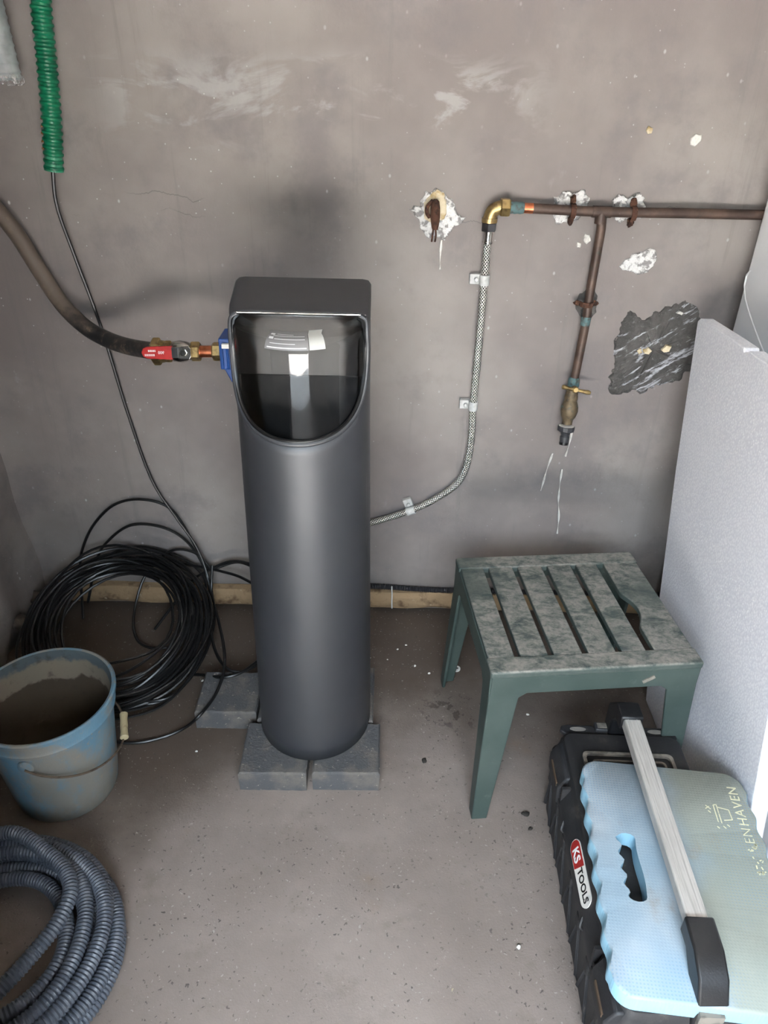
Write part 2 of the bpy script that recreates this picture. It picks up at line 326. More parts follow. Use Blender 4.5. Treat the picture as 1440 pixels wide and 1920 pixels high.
M_wall = mat_wall('painted_render'); M_wall_side = mat_wall('painted_render_side', True); M_floor = mat_floor()
M_ceil = simple('ceiling_paint', (205, 200, 192), 0.85, k=0.9, bump=0.2, bscale=20)
M_ground = simple('driveway', (204, 200, 196), 0.9, k=0.9, col2=(188, 184, 180), scale=3)
M_plaster = simple('broken_plaster', (214, 212, 210), 0.9, k=0.95, col2=(140, 137, 135), scale=60, lo=0.5, hi=0.6, bump=0.9, bscale=120, bdist=0.006)
M_plaster_w = simple('white_filler', (226, 223, 216), 0.9, k=0.9, col2=(196, 192, 186), scale=50, bump=0.8, bscale=140, bdist=0.004)
M_cream = simple('expanding_foam', (222, 208, 178), 0.9, k=0.85, col2=(190, 165, 120), scale=40, bump=0.7, bscale=90, bdist=0.004)
def ragged(m_, sc=45, th=0.30):
    """let the wall show through towards the broken edge of a patch"""
    t = m_.node_tree; b = t.nodes['Principled BSDF']
    at = t.nodes.new('ShaderNodeAttribute'); at.attribute_name = 'edge'
    gp = t.nodes.new('ShaderNodeNewGeometry'); nz = t.nodes.new('ShaderNodeTexNoise'); nz.inputs['Scale'].default_value = sc; nz.inputs['Detail'].default_value = 6; nz.inputs['Roughness'].default_value = 0.65
    t.links.new(gp.outputs['Position'], nz.inputs['Vector'])
    ad = t.nodes.new('ShaderNodeMath'); ad.operation = 'MULTIPLY_ADD'; ad.inputs[1].default_value = 1.6; t.links.new(nz.outputs['Fac'], ad.inputs[0]); 
    sb = t.nodes.new('ShaderNodeMath'); sb.operation = 'SUBTRACT'; sb.inputs[1].default_value = 0.8; t.links.new(at.outputs['Fac'], sb.inputs[0]); t.links.new(sb.outputs[0], ad.inputs[2])
    mr = t.nodes.new('ShaderNodeMapRange'); mr.inputs['From Min'].default_value = th - 0.30; mr.inputs['From Max'].default_value = th - 0.18; t.links.new(ad.outputs[0], mr.inputs['Value'])
    t.links.new(mr.outputs[0], b.inputs['Alpha']); return m_
ragged(M_plaster, 55, 0.30); ragged(M_cream, 80, 0.20)
def mat_scratch():
    s = N('scratch_coat'); p = s.geo()
    pr_ = s.mapping(s.mapping(p, rot=(0, math.radians(35), 0)), sc=(1.6, 1, 8.0))
    c = s.mix(s.ramp(s.noise(12, 6, 0.65, p), 0.4, 0.65), lin((96, 93, 90)), lin((120, 116, 112)))
    c = s.mix(s.ramp(s.noise(5, 6, 0.65, pr_, 0.4), 0.57, 0.64, 0, 0.95), c, lin((190, 190, 196), .9))
    c = s.mix(s.ramp(s.noise(50, 5, 0.7, p), 0.58, 0.70, 0, 0.7), c, lin((172, 170, 168)))
    s.bump(s.math('ADD', s.noise(40, 7, 0.7, p), s.math('MULTIPLY', s.noise(6, 6, 0.65, pr_), 0.6)), 1.0, 0.008)
    return s.set(Base_Color=c, Roughness=0.85)
M_scratch = ragged(mat_scratch(), 30, 0.18)
M_base = simple('stained_skirting', (178, 148, 112), 0.85, col2=(120, 92, 66), scale=26, lo=0.5, hi=0.72, bump=0.8, bscale=60, bdist=0.004, col3=(205, 185, 155), scale3=40, lo3=0.62, hi3=0.72)
def mat_shell():
    s = N('softener_plastic'); p = s.co
    c = s.mix(s.ramp(s.noise(3, 4), 0.4, 0.7), lin((54, 55, 60)), lin((49, 50, 55)))
    s.bump(s.noise(900, 2, 0.6), 0.18, 0.0006)
    return s.set(Base_Color=c, Roughness=s.ramp(s.noise(6, 5), 0.3, 0.7, 0.45, 0.53), Specular_IOR_Level=1.0)
M_shell = mat_shell()
M_gasket = simple('black_gasket', (14, 14, 16), 0.35)
M_black = simple('black_plastic', (30, 30, 33), 0.42, col2=(44, 43, 44), scale=14, bump=0.2, bscale=300)
M_void = simple('dark_interior', (12, 12, 12), 0.7)
M_inner = simple('inner_panel', (112, 109, 106), 0.55)
def mat_cover():
    m_ = bpy.data.materials.new('clear_cover'); m_.use_nodes = True; t = m_.node_tree; t.nodes.clear()
    out = t.nodes.new('ShaderNodeOutputMaterial'); mx = t.nodes.new('ShaderNodeMixShader')
    tr = t.nodes.new('ShaderNodeBsdfTransparent'); gl = t.nodes.new('ShaderNodeBsdfGlossy'); fr = t.nodes.new('ShaderNodeFresnel')
    tr.inputs[0].default_value = (0.80, 0.80, 0.80, 1); gl.inputs['Roughness'].default_value = 0.02; fr.inputs[0].default_value = 1.42
    mul = t.nodes.new('ShaderNodeMath'); mul.operation = 'MULTIPLY_ADD'; mul.inputs[1].default_value = 1.0; mul.inputs[2].default_value = 0.01; mul.use_clamp = True
    t.links.new(fr.outputs[0], mul.inputs[0]); t.links.new(mul.outputs[0], mx.inputs[0])
    t.links.new(tr.outputs[0], mx.inputs[1]); t.links.new(gl.outputs[0], mx.inputs[2]); t.links.new(mx.outputs[0], out.inputs[0])
    return m_
M_cover = mat_cover()
M_label = simple('label_film', (150, 148, 148), 0.4)
M_white = simple('white_print', (232, 232, 232), 0.5, k=0.9)
M_offwhite = simple('white_plastic', (225, 222, 216), 0.5, k=0.9)
M_paver = simple('paver_concrete', (96, 95, 96), 0.9, col2=(122, 115, 108), scale=14, bump=0.8, bscale=160, bdist=0.003, col3=(170, 160, 148), scale3=90, lo3=0.62, hi3=0.70)
def mat_copper():
    s = N('aged_copper'); p = s.geo()
    c = s.mix(s.ramp(s.noise(14, 5, 0.6, p), 0.4, 0.65), lin((84, 66, 58)), lin((112, 90, 78)))
    c = s.mix(s.ramp(s.noise(40, 5, 0.7, p), 0.60, 0.72, 0, 0.6), c, lin((70, 84, 78)))
    c = s.mix(s.ramp(s.noise(70, 5, 0.7, s.mapping(p, loc=(4, 4, 4))), 0.66, 0.74, 0, 0.7), c, lin((170, 160, 150)))
    s.bump(s.noise(120, 4, 0.6, p), 0.3, 0.001)
    return s.set(Base_Color=c, Roughness=0.5, Metallic=0.3)
M_copper = mat_copper()
M_copper_new = simple('bright_copper', (226, 142, 104), 0.28, 1.0, col2=(200, 118, 84), scale=60)
M_brass = simple('brass', (176, 152, 104), 0.36, 0.9, col2=(136, 114, 80), scale=60)
M_brass_old = simple('tarnished_brass', (140, 122, 96), 0.55, 0.5, col2=(98, 84, 68), scale=50, bump=0.4, bscale=150, col3=(120, 140, 130), scale3=50)
M_verdigris = simple('verdigris', (104, 136, 138), 0.8, 0.1, col2=(92, 92, 84), scale=70, bump=0.5, bscale=200)
M_chrome = simple('nickel_plate', (196, 194, 190), 0.2, 1.0, col2=(150, 146, 140), scale=50)
M_steel = simple('dark_steel', (96, 96, 98), 0.35, 0.9)
M_rust = simple('rusty_iron', (104, 68, 50), 0.85, 0.2, col2=(66, 42, 34), scale=70, bump=0.8, bscale=160, bdist=0.003, col3=(160, 110, 76), scale3=90, lo3=0.6, hi3=0.7)
M_red = simple('red_lever', (200, 42, 38), 0.4, col2=(176, 34, 34), scale=40)
M_blue = simple('blue_plastic', (26, 86, 168), 0.4, col2=(20, 72, 148), scale=20)
def mat_pe():
    s = N('polyethylene_pipe'); p = s.geo(); x, y, z = s.sep(p)
    d = s.ramp(s.math('ADD', z, s.math('MULTIPLY', s.noise(22, 5, 0.7, p), 0.14)), 0.985, 1.06)
    c = s.mix(d, lin((38, 38, 40)), lin((122, 108, 96)))
    c = s.mix(s.ramp(s.noise(26, 6, 0.7, p), 0.54, 0.66, 0, 0.75), c, lin((140, 122, 104)))
    return s.set(Base_Color=c, Roughness=0.55)
M_pe = mat_pe()
def mat_braid():
    s = N('steel_braid'); uv = s.tc.outputs['UV']; u, v, _ = s.sep(uv)
    k = 9.0; q = 1.0 / 0.0085
    def strand(sign):
        ph = s.math('ADD', s.math('MULTIPLY', u, q * 2 * PI), s.math('MULTIPLY', v, sign * k * 2 * PI))
        return s.math('SINE', ph)
    a, b = strand(1), strand(-1)
    h = s.math('MAXIMUM', a, b)
    c = s.mix(s.ramp(h, 0.0, 0.9), lin((70, 66, 62), 1), lin((238, 234, 226), 1))
    s.bump(h, 0.7, 0.0015)
    return s.set(Base_Color=c, Roughness=0.3, Metallic=0.95)
M_braid = mat_braid()
M_clip = simple('grey_clip', (196, 196, 194), 0.5, k=0.9, col2=(176, 176, 172), scale=60)
M_cable = simple('black_cable', (17, 17, 18), 0.38)
M_greyhose = simple('grey_conduit', (100, 106, 117), 0.42, col2=(88, 94, 106), scale=10, col3=(112, 108, 104), scale3=14, lo3=0.64, hi3=0.8)
M_green = simple('green_conduit', (6, 140, 98), 0.42, col2=(4, 120, 84), scale=12)
M_dirt = simple('clay_dirt', (176, 126, 70), 0.95, col2=(140, 100, 60), scale=60)
M_dkconduit = simple('black_conduit', (52, 50, 54), 0.5)
M_duct = simple('galvanised_duct', (216, 220, 222), 0.4, 0.5, k=1.0, col2=(160, 166, 168), scale=8)
def mat_bucket():
    s = N('dirty_blue_plastic'); p = s.co; x, y, z = s.sep(p)
    c = s.mix(s.ramp(s.noise(6, 5), 0.35, 0.65), lin((92, 130, 152), .9), lin((112, 138, 150), .9))
    d = s.ramp(s.noise(9, 8, 0.7, s.mapping(p, sc=(1, 1, 0.55))), 0.40, 0.58, 0, 0.85)
    c = s.mix(d, c, lin((138, 130, 118), .85))
    c = s.mix(s.ramp(s.math('ADD', z, s.math('MULTIPLY', s.noise(14, 6, 0.7), 0.10)), 0.135, 0.03, 0, 0.85), c, lin((122, 110, 94)))
    c = s.mix(s.ramp(s.noise(45, 6, 0.7), 0.60, 0.68, 0, 0.8), c, lin((170, 156, 138)))
    c = s.mix(s.ramp(s.voro(5, s.mapping(p, sc=(1, 1, .8))), 0.10, 0.05, 0, 0.6), c, lin((66, 122, 168), .85))
    s.bump(s.noise(60, 6, 0.7), 0.4, 0.002)
    return s.set(Base_Color=c, Roughness=0.62)
M_bucket = mat_bucket()
def mat_bucket_in():
    s = N('mortar_residue'); p = s.co; x, y, z = s.sep(p)
    e = s.math('ADD', z, s.math('MULTIPLY', s.noise(13, 5, 0.6), 0.09))
    c = s.mix(s.ramp(e, 0.265, 0.275), lin((86, 72, 56)), lin((150, 138, 120)))
    c = s.mix(s.ramp(e, 0.31, 0.325), c, lin((96, 108, 112)))
    c = s.mix(s.ramp(s.noise(30, 5, 0.6), 0.55, 0.7, 0, 0.5), c, lin((70, 58, 46)))
    s.bump(s.noise(80, 5, 0.7), 0.5, 0.002)
    return s.set(Base_Color=c, Roughness=0.85)
M_bucket_in = mat_bucket_in()
M_handle_tube = simple('yellowed_grip', (206, 190, 150), 0.6, col2=(150, 134, 100), scale=40, lo=0.5, hi=0.7)
M_wire = simple('weathered_wire', (120, 104, 88), 0.6, 0.4, col2=(80, 66, 56), scale=60)
def mat_stool(dusty):
    s = N('green_plastic_dusty' if dusty else 'green_plastic'); p = s.geo()
    c = s.mix(s.ramp(s.noise(7, 4, 0.6, p), 0.35, 0.65), lin((68, 84, 79)), lin((80, 94, 89)))
    c = s.mix(s.ramp(s.noise(30, 6, 0.7, p), 0.58, 0.75, 0, 0.3), c, lin((120, 130, 122)))
    if dusty:
        pr_ = s.mapping(p, rot=(0, 0, math.radians(25)), sc=(1.0, 2.0, 1))
        d = s.math('MULTIPLY', s.ramp(s.noise(19, 8, 0.75, pr_, 0.35), 0.36, 0.58, 0.0, 1.0), s.ramp(s.noise(5, 3, 0.5, s.mapping(p, loc=(3.3, 1, 0))), 0.32, 0.48, 0.25, 1.0))
        d = s.math('MULTIPLY', d, s.ramp(s.noise(90, 5, 0.7, p), 0.3, 0.6, 0.45, 1.0))
        x, y, z = s.sep(p)
        nrm = s.sep(s.n('ShaderNodeNewGeometry').outputs['Normal'])[2]
        d = s.math('MULTIPLY', d, s.ramp(nrm, 0.2, 0.8, 0.1, 1.0))
        c = s.mix(d, c, lin((168, 164, 155)))
        s.bump(s.noise(140, 5, 0.7, p), 0.35, 0.001)
    return s.set(Base_Color=c, Roughness=0.5 if not dusty else 0.65)
M_stool = mat_stool(False); M_stool_d = mat_stool(True)
def mat_eps():
    s = N('polystyrene'); p = s.geo()
    d, k = s.voro2(170, p)
    c = s.mix(s.ramp(d, 0.2, 0.7), lin((238, 238, 242), 1.0), lin((226, 226, 232), 1.0))
    c = s.mix(s.math('MULTIPLY', s.math('GREATER_THAN', k, 0.9), s.ramp(d, 0.4, 0.2)), c, lin((250, 250, 252), 1.0))
    s.bump(s.math('SUBTRACT', 1.0, d), 0.25, 0.0015)
    return s.set(Base_Color=c, Roughness=0.6, Subsurface_Weight=0.0)
M_eps = mat_eps()
M_tank = simple('white_tank_plastic', (240, 241, 242), 0.32, col2=(234, 236, 238), scale=3, k=1.0)
def mat_case(name, a, b, dirt, bl=0.35):
    s = N(name); p = s.co
    c = s.mix(s.ramp(s.noise(12, 5), 0.4, 0.7), lin(a), lin(b))
    c = s.mix(s.ramp(s.noise(16, 8, 0.75), 0.54, 0.74, 0, 0.6), c, lin(dirt))
    s.bump(s.noise(260, 4, 0.6), bl, 0.001)
    return s.set(Base_Color=c, Roughness=0.6)
M_case = mat_case('case_plastic', (44, 44, 47), (60, 59, 61), (106, 101, 96))
M_case_top = mat_case('case_lid_plastic', (44, 43, 45), (58, 56, 56), (120, 110, 98))
M_dust = simple('dusty_rim', (158, 150, 138), 0.8, col2=(112, 106, 98), scale=30, bump=0.5, bscale=200)
def mat_pad():
    s = N('blue_foam'); p = s.co; x, y, z = s.sep(p)
    c = s.mix(s.ramp(s.noise(5, 4), 0.35, 0.65), lin((146, 168, 182), .86), lin((166, 178, 186), .86))
    e = s.math('ADD', x, s.math('MULTIPLY', s.noise(6, 5, 0.6), 0.16))
    c = s.mix(s.ramp(e, 0.055, 0.13, 0, 0.75), c, lin((146, 150, 134), .9))
    c = s.mix(s.ramp(s.noise(8, 6, 0.7, s.mapping(p, loc=(2, 2, 0))), 0.58, 0.76, 0, 0.5), c, lin((150, 138, 114), .85))
    ch = s.n('ShaderNodeTexWave'); ch.inputs['Scale'].default_value = 55; s.link(p, ch.inputs['Vector'])
    ch2 = s.n('ShaderNodeTexWave', bands_direction='Y'); ch2.inputs['Scale'].default_value = 55; s.link(p, ch2.inputs['Vector'])
    g = s.math('MULTIPLY', ch.outputs['Fac'], ch2.outputs['Fac'])
    c = s.mix(s.math('MULTIPLY', s.ramp(g, 0.35, 0.8), s.ramp(s.noise(4, 3, 0.5, s.mapping(p, loc=(1, 5, 0))), 0.45, 0.6, 0.0, 0.4)), c, lin((100, 148, 182), .9))
    nz = s.sep(s.n('ShaderNodeNewGeometry').outputs['Normal'])[2]
    c = s.mix(s.ramp(nz, 0.6, 0.3), c, lin((136, 178, 198), .95))
    s.bump(g, 0.25, 0.001)
    return s.set(Base_Color=c, Roughness=0.8)
M_pad = mat_pad()
M_print = simple('worn_print', (222, 220, 186), 0.8, col2=(182, 186, 166), scale=200, lo=0.55, hi=0.65, k=0.85)
def mat_alu():
    s = N('scuffed_aluminium'); p = s.co
    q = s.mapping(p, sc=(40, 1.2, 1))
    c = s.mix(s.ramp(s.noise(6, 6, 0.7, q), 0.4, 0.65), lin((214, 211, 206), .8), lin((188, 184, 178), .8))
    return s.set(Base_Color=c, Roughness=0.5, Metallic=0.35)
M_alu = mat_alu()
M_pebble = simple('dark_pebble', (62, 56, 50), 0.9, bump=0.6, bscale=200)

# ------------------------------------------------------------------ the setting
WX0, WX1, WY1, WY0, WZ = -1.09, 1.75, 1.90, DOOR_Y, 2.5
def slab(name, corners, mat, n=(1, 1), disp=None):
    a, b, c, d = [Vector(q) for q in corners]; mb = MB(); nu, nv = n
    vs = []
    for j in range(nv + 1):
        for i in range(nu + 1):
            u, v = i / nu, j / nv
            p = (a * (1 - u) + b * u) * (1 - v) + (d * (1 - u) + c * u) * v
            if disp: p = disp(p)
            vs.append(p)
    mb.add(vs, [(j * (nu + 1) + i, j * (nu + 1) + i + 1, (j + 1) * (nu + 1) + i + 1, (j + 1) * (nu + 1) + i) for j in range(nv) for i in range(nu)])
    return tag(mb.build(name, mat), kind='structure')
def wall_disp(p):
    h = noise.fractal(Vector((p.x * 3.0, 0.3, p.z * 3.0)), 1.0, 2.0, 4)
    y = p.y + 0.003 + max(-0.003, min(0.003, h * 0.004))
    k = max(0.0, 1 - (p.x + 1.09) / 0.06)                       # ragged inner corner
    y -= 0.022 * k * k * (0.7 + 0.6 * noise.noise(Vector((p.z * 9, 2, 1))))
    return Vector((p.x, y, p.z))
def side_disp(p):
    h = noise.fractal(Vector((5.1, p.y * 4.0, p.z * 4.0)), 1.0, 2.0, 4)
    k = max(0.0, 1 - p.z / 0.35)
    return Vector((p.x + 0.004 * h + k * 0.05 * (0.5 + noise.noise(Vector((p.y * 7, p.z * 6, 3)))), p.y, p.z))
wall_back = slab('wall_back', [(WX0, WY1, 0), (WX1, WY1, 0), (WX1, WY1, WZ), (WX0, WY1, WZ)], M_wall, (200, 160), wall_disp)
wall_left = slab('wall_left', [(WX0, WY0, 0), (WX0, WY1 + 0.01, 0), (WX0, WY1 + 0.01, WZ), (WX0, WY0, WZ)], M_wall_side, (150, 110), side_disp)
wall_right = slab('wall_right', [(WX1, WY1 + 0.01, 0), (WX1, WY0, 0), (WX1, WY0, WZ), (WX1, WY1 + 0.01, WZ)], M_wall_side)
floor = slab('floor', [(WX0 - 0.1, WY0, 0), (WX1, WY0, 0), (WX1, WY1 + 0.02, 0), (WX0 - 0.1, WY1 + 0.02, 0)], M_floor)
ceiling = slab('ceiling', [(WX0, WY1 + 0.01, WZ), (WX1, WY1 + 0.01, WZ), (WX1, WY0, WZ), (WX0, WY0, WZ)], M_ceil)
fb = MB()
x0, x1, z0, z1 = DOOR
fb.box(WX0 - 0.1, x0, WY0 - 0.2, WY0, 0, WZ).box(x1, WX1 + 0.1, WY0 - 0.2, WY0, 0, WZ).box(x0, x1, WY0 - 0.2, WY0, z1, WZ)
tag(fb.build('wall_front', M_wall_side, smooth=False), kind='structure')
tag(MB().box(WX0 - 0.05, -0.455, 0.10, 0.42, 0, WZ).build('shade_pier', M_wall_side, smooth=False), kind='structure')  # unseen pier, added to shade the floor at the left
tag(MB().box(-9, 10, -7.6, -6.6, -0.03, 3.6).build('sky_blocker', simple('sky_blocker_green', (58, 62, 50), 0.9, col2=(36, 40, 32), scale=6, bump=1.0, bscale=12, bdist=0.1), smooth=False), kind='structure')  # unseen block added outside to cut off the low sky
tag(MB().box(-12, 12, -16, WY0 - 0.001, -0.12, -0.02).build('ground', M_ground, smooth=False), kind='structure')

def patch(name, poly, mat, t=0.006, seed=0, jag=0.006, rough=0.0015, y=WY1 + 0.006):
    """irregular lump of plaster standing a few millimetres proud of the back wall"""
    r = random.Random(seed); pts = []
    n = len(poly)
    for i in range(n):
        a, b = Vector(poly[i]), Vector(poly[(i + 1) % n])
        L = (b - a).length; k = max(2, int(L / 0.006))
        for j in range(k):
            q = a.lerp(b, j / k); nrm = Vector((b - a).yx) / max(L, 1e-6)
            q = q + Vector((nrm.x, -nrm.y)) * (noise.noise(Vector((q.x * 70, q.y * 70, seed))) * jag)
            pts.append(q)
    c = sum(pts, Vector((0, 0))) / len(pts)
    mb = MB(); rings = []
    for s_, d in ((1.0, 0.0), (0.97, t * 0.75), (0.85, t), (0.55, t), (0.25, t)):
        rings.append([(c.x + (q.x - c.x) * s_, y - d - (0 if s_ > 0.98 else rough * 2 * noise.noise(Vector((q.x * 90 * s_, q.y * 90, seed + 3)))), c.y + (q.y - c.y) * s_) for q in pts])
    k = len(pts); vs = [p for rg in rings for p in rg] + [(c.x, y - t, c.y)]
    fs = [(i * k + j, i * k + (j + 1) % k, (i + 1) * k + (j + 1) % k, (i + 1) * k + j) for i in range(4) for j in range(k)]
    fs += [(4 * k + j, 4 * k + (j + 1) % k, 5 * k) for j in range(k)]
    mb.add(vs, fs)
    ob = mb.build(name, mat, wall_back, recalc=True, angle=60)
    at = ob.data.attributes.new('edge', 'FLOAT', 'POINT')
    for i in range(len(vs)): at.data[i].value = (0.0, 0.06, 0.3, 0.7, 1.0, 1.0)[min(i // k, 5)]
    return ob
patch('plaster_patch', DARK_PATCH, M_scratch, 0.008, 1, 0.012, 0.003)['label'] = 'dark scratched patch of bare render'
patch('plaster_patch', WHITE_PATCH, M_plaster, 0.009, 2, 0.008, 0.002)['label'] = 'pale broken plaster patch'
patch('plaster_patch', STUB_PATCH, M_plaster, 0.009, 3, 0.012, 0.002)
patch('filler', STUB_CREAM, M_cream, 0.015, 4, 0.006, 0.003)['label'] = 'cream filler around rusty stub'
for i, q in enumerate(CLAMP_PATCHES): patch('plaster_patch', q, M_plaster, 0.010, 5 + i, 0.010, 0.004)
patch('plaster_patch', GREY_PATCH, M_scratch, 0.007, 9, 0.006, 0.002)
for i, q in enumerate(CHIPS): patch('filler', q, (M_cream if 1 <= i <= 4 else M_plaster_w), 0.014 if 2 <= i <= 5 else 0.008, 20 + i, 0.003, 0.001)
for i, q in enumerate(DRIPS):
    MB().tube(q, (lambda L: 0.0022 + 0.0014 * math.sin(L * 90)), 6, 0.006).build('dried_drip', M_plaster_w, wall_back)
M_crumb = simple('damp_rubble', (112, 98, 86), 0.95, col2=(84, 72, 62), scale=40, bump=0.6, bscale=80)
# crumbled render at the foot of the left corner
for i in range(16):
    a = rnd.uniform(1.45, 1.86); z = rnd.uniform(0.0, 0.10)
    bm = bmesh.new(); bmesh.ops.create_icosphere(bm, subdivisions=2, radius=rnd.uniform(0.012, 0.03))
    for v in bm.verts: v.co = v.co * (0.8 + 0.5 * noise.noise(v.co * 60 + Vector((i, 0, 0)))) * 1.0 + Vector((WX0 + 0.045 + rnd.uniform(0, .004), a, z + 0.005))
    me = bpy.data.meshes.new('render_crumb'); bm.to_mesh(me); bm.free(); me.shade_smooth(); me.materials.append(M_crumb)
    o = bpy.data.objects.new('render_crumb', me); COL.objects.link(o); o.parent = wall_left

# skirting strip
mb = MB(); rings = []
for i in range(140):
    x = -1.03 + i * (WX1 + 1.0) / 139
    w = noise.noise(Vector((x * 9, 0, 4))) * 0.004
    rings.append([(x, 1.902, 0.018 + w), (x, 1.876 + w, 0.020 + w), (x, 1.868 + w, 0.034), (x, 1.870 + w, 0.062), (x, 1.880, 0.076 + w), (x, 1.902, 0.080 + w)])
mb.loft(rings)
tag(mb.build('baseboard_back', M_base, recalc=True), kind='structure')

# ------------------------------------------------------------------ water softener
SX, SYC, SYB, SA, SB = -0.1635, 1.378, 1.455, 0.1385, 0.150
SZ0, SZT, SZU = 0.062, 1.112, 0.897
soft = thing('water_softener', 'tall dark grey water softener cabinet with clear rounded window, standing on pavers', 'water softener', (SX, SYC, SZ0))
TH = math.radians(74)
def taper(z): return 1.0 - 0.065 * min(1.0, max(0.0, (z - SZ0) / 0.85))
def top_z(y): return 1.104 + 0.038 * min(1.0, max(0.0, (y - 1.34) / (SYB - 1.34)))
def fr_pt(th, z, k=1.0): return Vector((SX + SA * k * taper(z) * math.sin(th), SYC - SB * k * taper(z) * math.cos(th), z))
def u_z(th):
    t = min(1.0, abs(th) / TH)
    return SZU + (1.05 - SZU) * (1 - (1 - t ** 2.3) ** (1 / 2.3))
per = []      # perimeter samples: (function z->pt, ztop)
nU = 64
ths = [TH * math.sin(PI / 2 * (i / (nU / 2) - 1)) for i in range(nU + 1)]
cols = []
def side_cols(sign):
    out = []
    for i in range(8):
        th = sign * (TH + (PI / 2 - TH) * i / 7); out.append((lambda z, th=th: fr_pt(th, z), None))
    for i in range(1, 9):
        y = SYC + (SYB - 0.012 - SYC) * i / 8
        out.append((lambda z, y=y: Vector((SX + sign * SA * taper(z), y, z)), None))
    out.append((lambda z: Vector((SX + sign * (SA * taper(z) - 0.004), SYB - 0.003, z)), None))
    out.append((lambda z: Vector((SX + sign * (SA * taper(z) - 0.014), SYB, z)), None))
    return out
left = side_cols(-1)[::-1]; right = side_cols(1)
cols = left + [((lambda z, th=th: fr_pt(th, z)), u_z(th)) for th in ths] + right
NZ = 30
rings = []
zs_list = []
for f, zt in cols:
    p0 = f(1.0); ztop = zt if zt is not None else top_z(p0.y)
    zs_list.append(ztop)
for k in range(NZ + 1):
    ring = []
    for (f, zt), ztop in zip(cols, zs_list):
        z = SZ0 + (ztop - SZ0) * (k / NZ) ** 0.9
        ring.append(f(z))
    rings.append(ring)
mb = MB(); mb.loft(rings, caps=False, closed=True)
body = mb.build('cabinet_body', M_shell, soft, angle=50, recalc=True)
sol = body.modifiers.new('thick', 'SOLIDIFY'); sol.thickness = 0.004; sol.offset = -1
# lid: rounded top plate behind the window
LIDY = 1.345
mb = MB()
outl = []
nl = 10
ptsL = [f(1.0) for f, zt in left if f(1.0).y >= LIDY - 0.01][0:]; ptsR = [f(1.0) for f, zt in right if f(1.0).y >= LIDY - 0.01]
chain = ptsL[:] + [Vector((SX - SA + 0.020, LIDY, 0)), Vector((SX + SA - 0.020, LIDY, 0))] + ptsR
cc = Vector((SX, 1.41, 0))
rings = []
for dz, k in ((-0.008, 1.0), (-0.001, 1.0), (0.002, 0.992), (0.0035, 0.975), (0.004, 0.90), (0.004, 0.5)):
    rings.append([(cc.x + (p.x - cc.x) * k, cc.y + (p.y - cc.y) * k, top_z(cc.y + (p.y - cc.y) * k) + dz) for p in chain])
mb.loft(rings)
mb.build('lid', M_shell, soft, angle=40, recalc=True)
# window surround, gasket, cover
ring = [fr_pt(th, u_z(th), 1.012) for th in ths]
topL, topR = fr_pt(-TH, 1.05, 1.0), fr_pt(TH, 1.05, 1.0)
path = [Vector((topL.x + 0.012, LIDY, 1.106)), Vector((topL.x + 0.002, 1.342, 1.098)), Vector((topL.x, 1.336, 1.08))] + ring + [Vector((topR.x, 1.336, 1.08)), Vector((topR.x - 0.002, 1.342, 1.098)), Vector((topR.x - 0.012, LIDY, 1.106))]
MB().tube(path, 0.0048, 10, 0.004).build('window_surround', M_shell, soft)
ring2 = [fr_pt(th, u_z(th) + 0.004, 0.995) for th in ths]
path2 = [Vector((topL.x + 0.016, LIDY, 1.103)), Vector((topL.x + 0.007, 1.340, 1.096)), Vector((topL.x + 0.005, 1.335, 1.08))] + ring2 + [Vector((topR.x - 0.005, 1.335, 1.08)), Vector((topR.x - 0.007, 1.340, 1.096)), Vector((topR.x - 0.016, LIDY, 1.103))]
MB().tube(path2, 0.0046, 8, 0.004).build('gasket', M_gasket, soft)
# clear cover: upright curved front that rolls over into a nearly flat top
KC = 0.985
rows = []
ZF, RC = 1.066, 0.026
for th in ths:
    w_ = abs(th) / TH; RCt = RC * (1 - 0.72 * w_ ** 4); ZFt = ZF + RC - RCt
    zb = min(u_z(th) + 0.002, ZFt - 0.004); col_ = []
    base = fr_pt(th, 1.0, KC); n_in = (Vector((SX, SYC + 0.03, 0)) - Vector((base.x, base.y, 0))).normalized()
    for k in range(10):
        z = zb + (ZFt - zb) * k / 9; p = fr_pt(th, z, KC); col_.append(p)
    p = col_[-1]
    for k in range(1, 9):
        a = PI / 2 * k / 8
        col_.append(p + n_in * (RCt * (1 - math.cos(a))) + Vector((0, 0, RCt * math.sin(a))))
    q = col_[-1]; bx = SX + (SA - 0.022) * math.sin(th) / math.sin(TH)
    e = Vector((bx, LIDY, 1.106))
    for k in range(1, 7): col_.append(q.lerp(e, k / 6) + Vector((0, 0, 0.003 * math.sin(PI * k / 6))))
    rows.append(col_)
mb = MB(); mb.loft(rows, caps=False, closed=False)
cover = mb.build('clear_cover', M_cover, soft, angle=80, recalc=True)
e0, e1 = rows[0][-1], rows[-1][-1]
edge = [r[-1] + Vector((0, -0.001, 0.002)) for r in rows]
MB().tube(edge, 0.0013, 6, 0.01).build('cover_edge_glint', M_chrome, soft)  # highlight on the cover's edge, modelled as a thin bright tube
# interior seen through the cover
mb = MB()
mb.box(SX - 0.122, SX + 0.122, 1.352, 1.356, 0.985, 1.100)
mb.build('control_panel', M_inner, soft, smooth=False)
MB().box(SX - 0.122, SX + 0.122, 1.350, 1.358, 0.80, 0.988).build('dark_panel', M_void, soft, smooth=False)
mb = MB(); rr = []
for z in (0.83, 1.06):
    rr.append([fr_pt(th, z, 0.955) for th in [TH * (i / 12 - 1) for i in range(25)]])
mb.loft([rr[0]] + [[(p.x, 1.354, p.z) for p in rr[0]]], caps=False, closed=False)
mb.build('dark_floor', M_void, soft)
